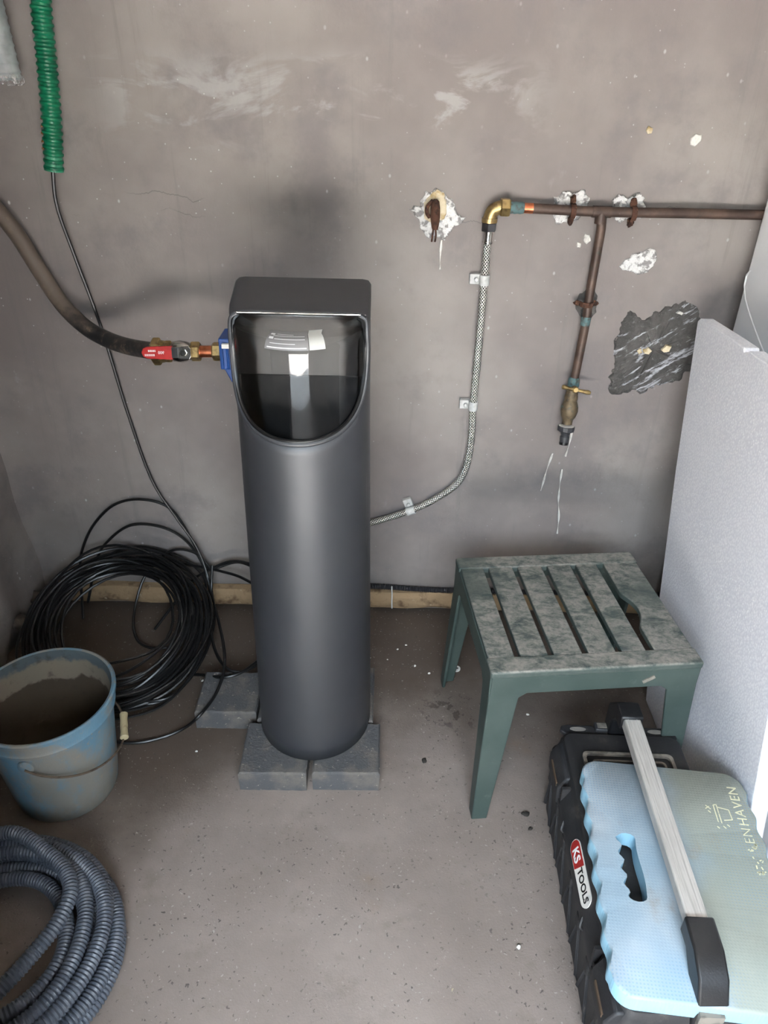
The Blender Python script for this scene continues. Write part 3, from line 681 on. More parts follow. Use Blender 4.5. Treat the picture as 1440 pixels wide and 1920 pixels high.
# label film on the rolled front edge of the cover (text lines only as print)
def cover_pt(t, k):   # t: angle, k: 0 at roll start .. 1 roll end, >1 towards the back
    base = fr_pt(t, ZF, KC); n_in = (Vector((SX, SYC + 0.03, 0)) - Vector((base.x, base.y, 0))).normalized(); a = PI / 2 * min(k, 1)
    p = base + n_in * (RC * (1 - math.cos(a))) + Vector((0, 0, RC * math.sin(a)))
    nn = (-n_in) * math.cos(a) + Vector((0, 0, 1)) * math.sin(a)
    if k > 1:
        bx = SX + (SA - 0.022) * math.sin(t) / math.sin(TH); e = Vector((bx, LIDY, 1.106)); p = p.lerp(e, (k - 1)); nn = Vector((0, 0, 1)); p.z += 0.003 * math.sin(PI * (k - 1))
    return p + nn * 0.0012
def cover_quad(mb, t0, t1, k0, k1, off=0.0, nt=12, nk=6):
    g = []
    for j in range(nk + 1):
        g.append([cover_pt(t0 + (t1 - t0) * i / nt, k0 + (k1 - k0) * j / nk) + Vector((0, -off, off)) for i in range(nt + 1)])
    return mb.loft(g, caps=False, closed=False)
lab = cover_quad(MB(), math.radians(-23), math.radians(12.5), 0.18, 1.12).build('label', M_label, soft)
cover_quad(MB(), math.radians(13.2), math.radians(26), 0.18, 1.16, 0.0004).build('label_square', simple('pale_print', (206, 206, 200), 0.5, k=0.75), soft)
mb = MB()
for t0, t1, k0, k1 in ((-15, 0, .93, .97), (-16, 10, .62, .65), (-18, 10, .80, .83), (-19, 2, .42, .44), (-21, 11, .24, .28)):
    cover_quad(mb, math.radians(t0), math.radians(t1), k0, k1, 0.0006, 14, 1)
for t0 in (-21,): 
    cover_quad(mb, math.radians(t0), math.radians(t0 + 4), .86, 1.0, 0.0006, 3, 2); cover_quad(mb, math.radians(t0), math.radians(t0 + 4), .62, .74, 0.0006, 3, 2)
mb.build('label_print', M_white, lab)
# blue bypass block behind the left edge
mb = MB().box(-0.366, -0.296, 1.565, 1.640, 0.915, 0.985)
mb.add([(-0.360, 1.57, 0.916), (-0.300, 1.57, 0.916), (-0.300, 1.57, 0.850), (-0.346, 1.57, 0.885), (-0.360, 1.63, 0.916), (-0.300, 1.63, 0.916), (-0.300, 1.63, 0.850), (-0.346, 1.63, 0.885)],
       [(0, 1, 2, 3), (7, 6, 5, 4), (0, 4, 5, 1), (1, 5, 6, 2), (2, 6, 7, 3), (3, 7, 4, 0)])
for i in range(3): mb.box(-0.362 + i * 0.012, -0.357 + i * 0.012, 1.558, 1.566, 0.918, 0.972)
byp = mb.build('bypass_block', M_blue, soft, smooth=False, bevel=0.003, recalc=True)
MB().box(-0.358, -0.320, 1.556, 1.570, 0.966, 0.976).build('white_clip', M_offwhite, byp, smooth=False, bevel=0.001)
MB().box(-0.300, SX + 0.06, 1.556, 1.630, 0.90, 0.985).build('valve_head', M_void, soft, smooth=False, bevel=0.004)

# ------------------------------------------------------------------ pavers
def paver(label, x0, y0, rz=0.0, w=0.158, d=0.152, h=0.060, tone=0):
    o = thing('concrete_paver', label, 'paver', (x0 + w / 2, y0 + d / 2, 0), rz, 'grey concrete pavers under the softener')
    mb = MB(); nx = 14; r = random.Random(int(x0 * 1000) + int(y0 * 700))
    def ringat(z, ins):
        out = []
        hx, hy = w / 2 - ins, d / 2 - ins
        for sx, sy, ex, ey in ((-1, -1, 1, -1), (1, -1, 1, 1), (1, 1, -1, 1), (-1, 1, -1, -1)):
            for i in range(nx):
                t = i / nx; x = hx * (sx + (ex - sx) * t); y = hy * (sy + (ey - sy) * t)
                q = noise.noise(Vector((x * 90 + x0 * 50, y * 90, z * 60))) * 0.0016
                out.append((x + q, y + q, z + (q if z > 0.02 else 0)))
        return out
    rings = [ringat(0, 0.001), ringat(h - 0.004, 0), ringat(h, 0.004), ringat(h, w * 0.3)]
    mb.loft(rings); mb.build('slab', M_paver, o, world=False, recalc=True)
    return o
paver('front left of the pavers under the grey softener', -0.331, 1.188, math.radians(0.5), 0.160, 0.160)
paver('front right of the pavers under the grey softener, dark and speckled', -0.157, 1.193, math.radians(0.5), 0.160, 0.158)
paver('paver left of the softener with black cable lying across it', -0.478, 1.378, math.radians(0.5), 0.160, 0.150)
paver('rear left paver wedged under the softener, only a thin strip showing', -0.312, 1.358, math.radians(0.3), 0.152, 0.20)
paver('rear right paver under the softener, pale strip showing at its right', -0.158, 1.358, math.radians(0.3), 0.142, 0.20)

# ------------------------------------------------------------------ supply line on the left: black pipe, ball valve, copper stub
pipe = thing('polyethylene_pipe', 'thick dirty black plastic water pipe curving down the left wall to the valve', 'pipe', PE_PIPE[-1])
MB().tube(PE_PIPE, 0.0195, 18, 0.012).build('pipe_run', M_pe, pipe)
VA = Vector((-0.514, 1.60, 0.9413)); VB = Vector((-0.3665, 1.600, 0.9447)); vd = (VB - VA).normalized(); VL = (VB - VA).length
def vp(x): return VA + vd * (x + 0.514)          # point on the valve axis at world x
valve = thing('ball_valve', 'red-handled ball valve with brass fittings beside the softener', 'valve', vp(-0.455))
mb = MB(); hexprof(mb, vp(-0.522), vp(-0.503), 0.030, 0.003, 6, 0.2); cyl(mb, vp(-0.504), vp(-0.492), 0.025, 24, 0.023); hexprof(mb, vp(-0.493), vp(-0.479), 0.0235, 0.002, 6, 0.2)
mb.build('compression_nut', M_brass, valve, angle=30)
mb = MB(); mb.lathe([(0.016, 0), (0.0215, 0.006), (0.0245, 0.022), (0.0220, 0.036), (0.018, 0.048)], 24, along(vp(-0.482), vp(0)))
mb.build('valve_body', M_chrome, valve)
mb = MB(); hexprof(mb, vp(-0.437), vp(-0.4154), 0.0215, 0.003, 6, 0.3); mb.build('union_nut', M_brass, valve, angle=30)
mb = MB(); cyl(mb, vp(-0.417), vp(-0.386), 0.0130, 24); mb.build('copper_stub', M_copper_new, valve)
mb = MB(); hexprof(mb, vp(-0.388), vp(-0.367), 0.0205, 0.003, 6, 0.1); mb.build('tail_nut', M_brass, valve, angle=30)
# lever in front of the valve (towards -Y), pointing left
fz = Vector((0, -1, 0.25)).normalized(); ux = (vd - fz * vd.dot(fz)).normalized(); uz = fz.cross(ux) * -1
LM = Matrix((ux, uz, fz)).transposed().to_4x4(); LM.translation = vp(-0.447) + fz * 0.030
LMl = LM.copy(); LMl.translation = LM.translation - base_of(valve)
lev = [(-0.090, 0.0), (-0.086, 0.009), (-0.078, 0.0128), (-0.022, 0.0150), (-0.022, -0.0150), (-0.078, -0.0128), (-0.086, -0.009)]
lv = MB().prism(lev[::-1], -0.003, 0.004, LM).build('lever_grip', M_red, valve, bevel=0.0015, recalc=True)
MB().prism([(-0.023, -0.011), (-0.010, -0.011), (-0.010, 0.011), (-0.023, 0.011)], -0.002, 0.0045, LM).build('lever_sleeve', M_black, valve, smooth=False)
MB().prism([(-0.011, -0.012), (0.014, -0.014), (0.018, -0.008), (0.018, 0.008), (0.014, 0.014), (-0.011, 0.012)], -0.002, 0.002, LM).build('lever_plate', M_chrome, valve, smooth=False, bevel=0.0006)
mb = MB(); mb.lathe([(0.012, -0.028), (0.012, -0.002)], 16, LM @ Matrix.Translation((0.002, 0, 0))); mb.build('valve_stem', M_brass, valve)
mb = MB(); mb.lathe([(0.0075, 0.0), (0.0075, 0.005), (0.006, 0.007)], 6, LM @ Matrix.Translation((0.002, 0, 0))); nut = mb.build('stem_nut', M_chrome, valve, angle=20)
mb = MB()
for a, b, y in ((-0.082, -0.060, 0.005), (-0.074, -0.060, -0.004)):
    x = a
    while x < b: mb.box(x, x + 0.0015, y - 0.0022, y + 0.0022, 0.0042, 0.0047, LM); x += 0.0028
mb.build('lever_print', M_white, lv, smooth=False)
text_mesh('lever_number', '900', 0.009, M_white, lv, LMl @ Matrix.Translation((-0.046, 0, 0.0044)) @ Matrix.Rotation(PI, 4, 'Z'), 0.0002)

# ------------------------------------------------------------------ copper pipework, braided hose and tap on the right
cop = thing('copper_pipe', 'aged brown copper water pipe running along the back wall with a drop to the tap', 'pipe', HCOP[2])
MB().tube(HCOP + [(1.1, 1.872, 1.213)], 0.0115, 16, 0.02).build('pipe_run', M_copper, cop)
MB().tube(VCOP, 0.0112, 16, 0.02).build('drop_pipe', M_copper, cop)
mb = MB(); t_ = Vector(HCOP[2]); cyl(mb, t_ + Vector((-0.022, 0, 0.0002)), t_ + Vector((0.022, 0, -0.0002)), 0.0132, 20); cyl(mb, t_, t_ + Vector((0, 0, -0.026)), 0.0132, 20)
mb.build('tee', M_copper, cop)
mb = MB(); h0, h1 = Vector(HCOP[0]), Vector(HCOP[1]); hd = (h1 - h0).normalized()
mb.lathe([(0.0125, 0), (0.0138, 0.003), (0.0128, 0.008), (0.0140, 0.013), (0.0126, 0.020), (0.0136, 0.026), (0.0120, 0.034)], 18, along(h0, h1)); mb.build('corroded_joint', M_verdigris, cop)
cyl(mb := MB(), h0 + hd * 0.034, h0 + hd * 0.055, 0.0118, 18); mb.build('scraped_band', M_copper_new, cop)
v1, v2 = Vector(VCOP[3]), Vector(VCOP[4])
cyl(mb := MB(), v1 + Vector((0, 0, .022)), v1 + Vector((-0.001, 0, 0.0)), 0.0122, 18); mb.build('verdigris_ring', M_verdigris, cop)
# brass elbow
el = thing('brass_elbow', 'shiny brass elbow joining copper pipe and braided hose', 'fitting', h0)
c_ = h0 - hd * 0.030
B0 = Vector(BRAID[0])
corner = Vector((B0.x, h0.y, h0.z - 0.002))
MB().tube([h0 - hd * 0.012, corner + Vector((0.020, 0, 0.001)), corner + Vector((0.006, 0, -0.006)), corner + Vector((0, 0, -0.022)), corner + Vector((0, 0, -0.030))], 0.0155, 18, 0.003).build('elbow_body', M_brass, el)
mb = MB(); hexprof(mb, h0 - hd * 0.022, h0 + hd * 0.001, 0.0215, 0.003, 6, 0.0); mb.build('compression_nut', M_brass, el, angle=30)
mb = MB(); cyl(mb, corner + Vector((0, 0, -0.032)), corner + Vector((0, 0, -0.022)), 0.0185, 24); mb.build('collar', M_brass, el)
# braided hose
ho = thing('braided_hose', 'braided steel flexible hose curving down the wall from the brass elbow to behind the softener', 'hose', BRAID[6])
bp = [tuple(corner + Vector((0, 0, -0.075)))] + BRAID[1:]
MB().tube(bp, 0.0100, 16, 0.012).build('braid', M_braid, ho)
mb = MB(); hexprof(mb, corner + Vector((0, 0, -0.052)), corner + Vector((0, 0, -0.032)), 0.0185, 0.002, 6, 0.3); mb.build('swivel_nut', M_steel, ho, angle=30)
mb = MB(); mb.lathe([(0.0118, 0), (0.0122, 0.004), (0.0108, 0.006), (0.0108, 0.030)], 20, along(corner + Vector((0, 0, -0.080)), corner + Vector((0, 0, -0.050)))); mb.build('ferrule', M_chrome, ho)
# plastic clips
def clip(label, at, tangent, side, grp='pale hose clips on the back wall'):
    at = Vector(at); t = Vector(tangent).normalized(); n = Vector((0, -1, 0)); s_ = t.cross(n).normalized() * side
    o = thing('hose_clip', label, 'hose clip', at, 0, grp)
    Mx = Matrix((s_, n, t)).transposed().to_4x4(); Mx.translation = at
    mb = MB(); w = 0.0125; prof = []
    for i in range(13):
        a = -0.15 + (PI + 0.3) * i / 12; prof.append((0.0125 * math.cos(a), 0.0125 * math.sin(a) + 0.002))
    inner = [(x * 0.82, (y - 0.002) * 0.82 + 0.002) for x, y in prof]
    poly = prof + inner[::-1]
    vs = [Mx @ Vector((x, y, z)) for z in (-w, w) for x, y in poly]; k = len(poly)
    fs = [(i, (i + 1) % k, (i + 1) % k + k, i + k) for i in range(k)]
    fs += [(i, i + 1, k - 2 - i, k - 1 - i) for i in range(12)] + [(k + k - 1 - i, k + k - 2 - i, k + i + 1, k + i) for i in range(12)]
    mb.add(vs, fs); mb.build('saddle', M_clip, o, recalc=True)
    mb = MB(); mb.box(0.011, 0.036, -0.018, -0.004, -w, w, Mx); mb.box(-0.0125, 0.012, -0.018, -0.011, -w, w, Mx); mb.build('base_tab', M_clip, o, smooth=False, bevel=0.0015, recalc=True)
    mb = MB(); mb.lathe([(0.0055, -0.004), (0.0055, 0.004), (0.003, 0.006)], 12, Mx @ Matrix.Translation((0.020, 0, 0)) @ Matrix.Rotation(-PI / 2, 4, 'X')); mb.build('nail_head', M_clip, o)
clip('upper pale plastic clip holding the upright braided hose', BRAID[2], (0.002, 0, -1), 1)
clip('middle pale plastic clip on the braided hose, level with the tap', BRAID[4], (0.0, 0, -1), 1)
clip('lowest pale plastic clip on the bend of the braided hose by the softener', BRAID[9], (-1, 0, -0.40), 1)
# garden tap
tp = [Vector(p) for p in TAP]
tap = thing('garden_tap', 'old brass garden tap with cross handle at the end of the copper drop pipe', 'tap', tp[0])
ax = (tp[-1] - tp[0]).normalized(); TL = (tp[-1] - tp[0]).length; TM = along(tp[0], tp[-1])
MB().lathe([(0.012, -0.012), (0.0150, -0.006), (0.0155, 0.010), (0.0130, 0.016)], 18, TM).build('corroded_socket', M_verdigris, tap)
MB().lathe([(0.0130, 0.014), (0.0160, 0.018), (0.0160, 0.034), (0.0175, 0.038), (0.0175, 0.046), (0.0160, 0.050), (0.0225, 0.066), (0.0235, 0.078), (0.0195, 0.094), (0.0140, 0.102), (0.0135, 0.115)], 20, TM).build('tap_body', M_brass_old, tap)
k0 = tp[0] + ax * 0.016
st = k0 + Vector((0, -0.030, 0.006))
mb = MB(); cyl(mb, k0, st, 0.0085, 16); mb.build('spindle', M_brass_old, tap)
mb = MB()
for dv in (Vector((0.040, 0, -0.008)), Vector((-0.036, 0, 0.008))): mb.lathe([(0.0035, 0), (0.0048, 0.02), (0.0062, 0.034), (0.004, dv.length)], 12, along(st, st + dv))
mb.lathe([(0.008, -0.008), (0.009, 0), (0.006, 0.006)], 14, along(st, st + Vector((0, -1, .2)))); mb.build('cross_handle', M_brass, tap)
MB().lathe([(0.0125, TL * 0.71), (0.0200, TL * 0.72), (0.0200, TL * 0.725)], 20, TM).build('ptfe_tape', M_offwhite, tap)
mb = MB(); k = 24; rg = []
for z, r in ((TL * .722, .0205), (TL * .73, .0225), (TL * .80, .0215), (TL * .82, .0155)):
    rg.append([TM @ Vector((r * (1.0 + (0.045 if j % 2 else -0.02)) * math.cos(2 * PI * j / k), r * (1.0 + (0.045 if j % 2 else -0.02)) * math.sin(2 * PI * j / k), z)) for j in range(k)])
mb.loft(rg); mb.lathe([(0.0155, TL * .80), (0.0125, TL * .84), (0.0105, TL * .88), (0.0125, TL * .90), (0.0125, TL * .95), (0.0110, TL * 1.0)], 20, TM)
mb.build('hose_connector', simple('grey_connector', (70, 70, 74), 0.5), tap, angle=25)
mb = MB(); mb.lathe([(0.0118, TL * .985), (0.0124, TL * 1.0), (0.0118, TL * 1.03)], 18, TM); mb.build('connector_ring', M_gasket, tap)
# rusty pipe clamps
def clamp(label, c, horizontal=True, seed=0):
    c = Vector(c); o = thing('pipe_clamp', label, 'pipe clamp', c, 0, 'rusty clamps on the copper pipe')
    mb = MB(); pts = []
    for i in range(15):
        a = -0.2 + (PI + 0.4) * i / 14
        pts.append((math.cos(a) * 0.0145, -math.sin(a) * 0.0145))
    for wob in (0,):
        vs = []
        for w in (-0.006, 0.006):
            for kk in (1.0, 1.16):
                for x, y in pts: vs.append(c + (Vector((w, y * kk, x * kk)) if horizontal else Vector((x * kk, y * kk, w))))
        n = 15
        fs = []
        for i in range(n - 1):
            fs += [(i, i + 1, n + i + 1, n + i), (2 * n + i, 3 * n + i, 3 * n + i + 1, 2 * n + i + 1), (n + i, n + i + 1, 3 * n + i + 1, 3 * n + i), (i, 2 * n + i, 2 * n + i + 1, i + 1)]
        mb.add(vs, fs)
    mb.build('strap', M_rust, o, recalc=True)
    for sgn in (-1, 1):
        mb = MB(); d = Vector((0, 0, 0.022 * sgn)) if horizontal else Vector((0.022 * sgn, 0, 0))
        r = random.Random(seed + sgn)
        bm = bmesh.new(); bmesh.ops.create_icosphere(bm, subdivisions=2, radius=0.0105)
        for v in bm.verts: v.co = Vector((v.co.x * 0.9, v.co.y * 0.9, v.co.z * (1.3 if horizontal else 0.8))) * (0.85 + 0.5 * noise.noise(v.co * 150 + Vector((seed, sgn, 0))))
        vs = [tuple(v.co + c + d + Vector((0, 0.008, 0))) for v in bm.verts]; fs = [tuple(v.index for v in f.verts) for f in bm.faces]; bm.free()
        mb.add(vs, fs).build('rusty_screw', M_rust, o)
clamp('rusty clamp on the horizontal copper pipe, nearer the brass elbow', (0.4265, 1.872, 1.211), True, 3)
clamp('rusty clamp on the horizontal copper pipe, nearer the white tank', (0.569, 1.872, 1.209), True, 8)
clamp('small rusty clamp halfway down the upright copper pipe', (VCOP[2][0] - 0.004, 1.872, 0.995), False, 5)
# rusty stub
stp = Vector((0.104, 1.89, 1.20))
stub = thing('rusty_pipe_hook', 'rusty broken pipe hook sticking out of a patch of cream filler', 'pipe hook', stp)
mb = MB(); mb.lathe([(0.004, 0.0), (0.0095, 0.006), (0.0115, 0.02), (0.0115, 0.042), (0.0095, 0.055), (0.0085, 0.062), (0.0065, 0.068)], 14, along(stp + Vector((0, -0.012, 0.030)), stp + Vector((0.002, -0.022, -0.04)))); mb.build('hook_shank', M_rust, stub)
MB().tube([stp + Vector((-0.006, -0.010, 0.026)), stp + Vector((-0.018, -0.016, 0.014)), stp + Vector((-0.019, -0.018, 0.0)), stp + Vector((-0.012, -0.014, -0.010))], 0.005, 8, 0.004).build('hook_ear', M_rust, stub)
for dx in (-0.003, 0.005): MB().tube([stp + Vector((dx * .6, -0.020, -0.034)), stp + Vector((dx, -0.018, -0.050)), stp + Vector((dx - 0.001, -0.010, -0.066))], 0.0022, 6, 0.004).build('wire_end', M_rust, stub)

# ------------------------------------------------------------------ left: green conduit, duct, cables
gc = thing('green_conduit', 'bright green corrugated conduit hanging down the left of the wall', 'conduit', CONDUIT[-1])
def corr(pitch, r, a): return lambda L: r + a * math.sin(2 * PI * L / pitch)
def gprof(L):
    t = (L / 0.0145) % 1.0; return 0.0205 + (0.0022 if t < 0.62 else -0.0012)
p_ = CONDUIT
MB().tube(p_, lambda L: 0.0200 + 0.0026 * max(-0.6, min(0.75, 1.3 * math.sin(2 * PI * L / 0.0145))), 20, 0.0018, caps=False).build('corrugated_sleeve', M_green, gc)
e = Vector(p_[-1]); d_ = (e - Vector(p_[-2])).normalized()
MB().lathe([(0.0212, 0), (0.0212, 0.008), (0.0188, 0.008), (0.0188, -0.03)], 24, along(e - d_ * 0.006, e), close=False).build('cut_end', simple('pale_green', (70, 170, 130), 0.45), gc)
for i in range(5):
    q = Vector(CONDUIT[4]).lerp(Vector(CONDUIT[5]), -0.1 + i * 0.16) + Vector((-0.0205, -0.004, 0))
    bm = bmesh.new(); bmesh.ops.create_icosphere(bm, subdivisions=2, radius=0.006)
    for v in bm.verts: v.co = v.co * (0.8 + 0.6 * noise.noise(v.co * 200 + Vector((i, 1, 1)))) * Vector((0.6, 1, 1)).x
    vs = [tuple(v.co + q) for v in bm.verts]; fs = [tuple(v.index for v in f.verts) for f in bm.faces]; bm.free()
    MB().add(vs, fs).build('clay_smear', M_dirt, gc)
du = thing('metal_duct', 'ribbed grey metal duct at the top left corner of the wall', 'duct', (-0.845, 1.80, 1.452))
Mdu = Matrix.Translation((-0.845, 1.80, 1.452)) @ Matrix.Rotation(math.radians(-3), 4, 'Y')
prof = [(0.058, 0.0), (0.062, 0.004)]
z = 0.01
while z < 1.045: prof += [(0.0605, z), (0.0625, z + 0.004), (0.0605, z + 0.010)]; z += 0.016
MB().lathe(prof, 36, Mdu, close=False).build('duct_tube', M_duct, du)
MB().lathe([(0.061, -0.010), (0.065, -0.006), (0.066, 0.004), (0.063, 0.012)], 30, Mdu, close=False).build('torn_collar', M_plaster, du)
cab = thing('cable_coil', 'tangled coil of thin black cable leaning in the left corner, fed from the green conduit', 'cable coil', (-0.755, 1.645, 0.0))
CR = 0.0042
MB().tube(CABLE_DROP, CR, 8, 0.012).build('cable_run', M_cable, cab)
for q in CABLE_LOOPS: MB().tube(q, CR, 8, 0.010).build('loose_loop', M_cable, cab)
tilt = math.radians(25)
r = random.Random(11)
for i in range(26):
    R_ = r.uniform(0.205, 0.255) if i < 20 else r.uniform(0.15, 0.21)
    cx, cv = -0.755 + r.uniform(-0.02, 0.02), r.uniform(-0.015, 0.015)
    ph = r.uniform(0, 2 * PI); lift = r.uniform(0.0, 0.05); tl = tilt + r.uniform(-0.10, 0.06); ecc = r.uniform(0.94, 1.02); hh = r.uniform(0, 0.045)
    pts = []
    nn = 30
    for j in range(nn + 1):
        a = 2 * PI * j / nn + ph
        u = R_ * math.cos(a); v = R_ * ecc * math.sin(a) + cv
        x = cx + u; y = 1.635 + v * math.cos(tl); z = 0.115 + v * math.sin(tl) + hh * 0.6 + 0.012 * math.sin(2 * a + i) + lift * 0.3 * math.sin(3 * a + ph)
        z = max(z, 0.0055 + 0.004 * (i % 4)); y = min(y, 1.862 - 0.002 * (i % 3)); x = max(x, -1.035)
        pts.append((x, y, z))
    MB().tube(pts, CR, 6, 0.02, caps=True).build('cable_turn', M_cable, cab)

# thin black conduit clipped above the skirting
bc = thing('black_conduit', 'thin black corrugated conduit lying on the beige skirting behind the stool', 'conduit', (-0.03, 1.885, 0.09))
MB().tube([(-0.30, 1.886, 0.094), (-0.03, 1.886, 0.094), (0.10, 1.886, 0.088), (0.22, 1.886, 0.085), (0.6, 1.886, 0.086), (1.1, 1.886, 0.086)], lambda L: 0.0080 + 0.0012 * math.sin(2 * PI * L / 0.006), 12, 0.0015).build('corrugated_sleeve', M_dkconduit, bc)
MB().tube([(0.030, 1.880, 0.100), (0.030, 1.874, 0.092), (0.031, 1.870, 0.080), (0.031, 1.864, 0.050), (0.032, 1.862, 0.028)], 0.0022, 6, 0.004).build('plastic_tie', M_clip, bc)

# ------------------------------------------------------------------ bucket
BX, BY, BH, BR, Br = -0.742, 1.195, 0.295, 0.150, 0.114
bk = thing('bucket', 'dirty blue plastic bucket with a wire handle, empty and crusted inside', 'bucket', (BX, BY, 0))
def rad(z): return Br + (BR - 0.006 - Br) * z / BH
prof = [(Br - 0.014, 0.001), (Br - 0.004, 0.003), (Br, 0.012)] + [(rad(z), z) for z in (0.05, 0.10, 0.15, 0.20, 0.235)] + [(rad(0.245), 0.245), (rad(0.247) + 0.006, 0.248), (rad(0.25) + 0.007, 0.256), (rad(0.25) + 0.004, 0.262), (rad(0.27) + 0.004, 0.284), (BR + 0.003, 0.287), (BR + 0.003, 0.294), (BR - 0.001, 0.297), (BR - 0.006, 0.295)]
MB().lathe(prof, 64, Matrix.Translation((0, 0, 0)), close=False).build('bucket_shell', M_bucket, bk, world=False)
prof = [(0.0001, 0.008), (Br - 0.012, 0.008), (Br - 0.005, 0.02)] + [(rad(z) - 0.004, z) for z in (0.05, 0.12, 0.2, 0.25, 0.28)] + [(BR - 0.006, 0.295)]
MB().lathe(prof, 64, close=False).build('crusted_inside', M_bucket_in, bk, world=False)
# handle: pivots at two ears, wire droops along the right front, grip on the right
hA, hB = math.radians(-88), math.radians(92)
def bpt(a, z, off=0.0): return Vector(((rad(z) + off) * math.cos(a), (rad(z) + off) * math.sin(a), z))
for a in (hA, hB):
    M_ = Matrix.Translation(bpt(a, 0.222, 0.0)) @ Matrix.Rotation(a, 4, 'Z') @ Matrix.Rotation(PI / 2, 4, 'Y')
    MB().lathe([(0.018, -0.002), (0.017, 0.005), (0.011, 0.009)], 18, M_).build('handle_ear', M_bucket, bk, world=False)
hp = []
for i in range(25):
    t = i / 24; a = hA + (hB - hA) * t
    sag = 0.075 * math.sin(PI * t) ** 0.8
    hp.append(bpt(a, 0.222 - sag, 0.010 + 0.012 * math.sin(PI * t)))
MB().tube(hp, 0.0026, 8, 0.008).build('wire_handle', M_wire, bk, world=False)
g0, g1 = hp[12], hp[16]
gd = (g1 - g0).normalized(); gm = (g0 + g1) / 2 + Vector((0.004, 0, 0.004))
MB().lathe([(0.0070, -0.036), (0.0098, -0.034), (0.0082, -0.018), (0.0090, 0.0), (0.0082, 0.018), (0.0098, 0.034), (0.0070, 0.036)], 16, Matrix.Translation(gm) @ gd.to_track_quat('Z', 'Y').to_matrix().to_4x4()).build('hand_grip', M_handle_tube, bk, world=False)

# ------------------------------------------------------------------ grey corrugated hose coil
gh = thing('grey_hose_coil', 'coil of grey blue corrugated hose on the floor at bottom left', 'hose coil', (-0.725, 0.765, 0))
r = random.Random(5); pts = []
loops = [(0.205, 0.016, 0, 0), (0.215, 0.018, .01, 0), (0.228, 0.02, 0, .01), (0.190, 0.024, -.01, .005), (0.232, 0.044, .004, 0), (0.205, 0.05, 0, -.005), (0.180, 0.052, -.01, -.01), (0.218, 0.072, .006, .008), (0.190, 0.078, 0, .0), (0.150, 0.066, -.015, -.012), (0.175, 0.102, -.005, .012), (0.205, 0.098, .01, -.005)]
nn = 22
for li, (R_, zz, ox, oy) in enumerate(loops):
    nx_ = loops[min(li + 1, len(loops) - 1)]
    for j in range(nn):
        t = j / nn; t2 = t * t * (3 - 2 * t); a = -2 * PI * t + 2.6
        RR = R_ + (nx_[0] - R_) * t2; z = zz + (nx_[1] - zz) * t2; x = ox + (nx_[2] - ox) * t2; y = oy + (nx_[3] - oy) * t2
        wob = 0.006 * math.sin(2 * a + li * 1.7)
        pts.append((-0.725 + x + (RR + wob) * math.cos(a), 0.765 + y + (RR - wob) * math.sin(a), max(0.0155, z + 0.006 * math.sin(a * 1 + li))))
pts += [(-0.725 + 0.13 * math.cos(2.0), 0.765 + 0.20, 0.125), (-0.66, 0.925, 0.128), (-0.59, 0.86, 0.130), (-0.585, 0.79, 0.128), (-0.615, 0.72, 0.122), (-0.66, 0.65, 0.11), (-0.70, 0.58, 0.09)]
MB().tube(pts, lambda L: 0.0138 + 0.0013 * math.sin(2 * PI * L / 0.0072), 12, 0.0018).build('corrugated_hose', M_greyhose, gh)

# ------------------------------------------------------------------ green plastic stool / side table
sr = math.radians(5.95)
SW, SD, SH = 0.4565, 0.419, 0.435
stool = thing('side_table', 'dusty green slatted plastic side table standing in front of the white polystyrene board', 'side table', (0.432, 1.373, 0), sr)
slots = [(-0.161, 0.013), (-0.088, 0.013), (-0.0135, 0.014), (0.060, 0.014), (0.129, 0.019)]
YS = 0.160
edges = [-SW / 2 + 0.004] + [c for c in slots] + [SW / 2 - 0.004]
for i in range(6):
    xa = edges[0] if i == 0 else slots[i - 1][0] + slots[i - 1][1] / 2
    xb = edges[-1] if i == 5 else slots[i][0] - slots[i][1] / 2
    ny = 26; lft = []; rgt_ = []
    for j in range(ny + 1):
        y = -YS - 0.002 + (2 * YS + 0.004) * j / ny
        bl = 0.020 * max(0.0, 1 - ((y - (-0.020)) / 0.060) ** 2) ** 1.2 if i == 5 else 0.0
        lft.append((xa + bl, y)); rgt_.append((xb, y))
    poly = lft + rgt_[::-1] if i == 5 else [lft[0], lft[-1], rgt_[-1], rgt_[0]]
    MB().prism(poly[::-1], SH - 0.016, SH - 0.001, ).build('slat', M_stool_d, stool, world=False, bevel=0.0025, recalc=True, smooth=True)
for sy, nm in ((-1, 'end_rail'), (1, 'end_rail')):
    y0, y1 = sorted((sy * SD / 2, sy * YS))
    MB().box(-SW / 2, SW / 2, y0, y1, SH - 0.018, SH).build(nm, M_stool_d, stool, world=False, bevel=0.005, bseg=3)
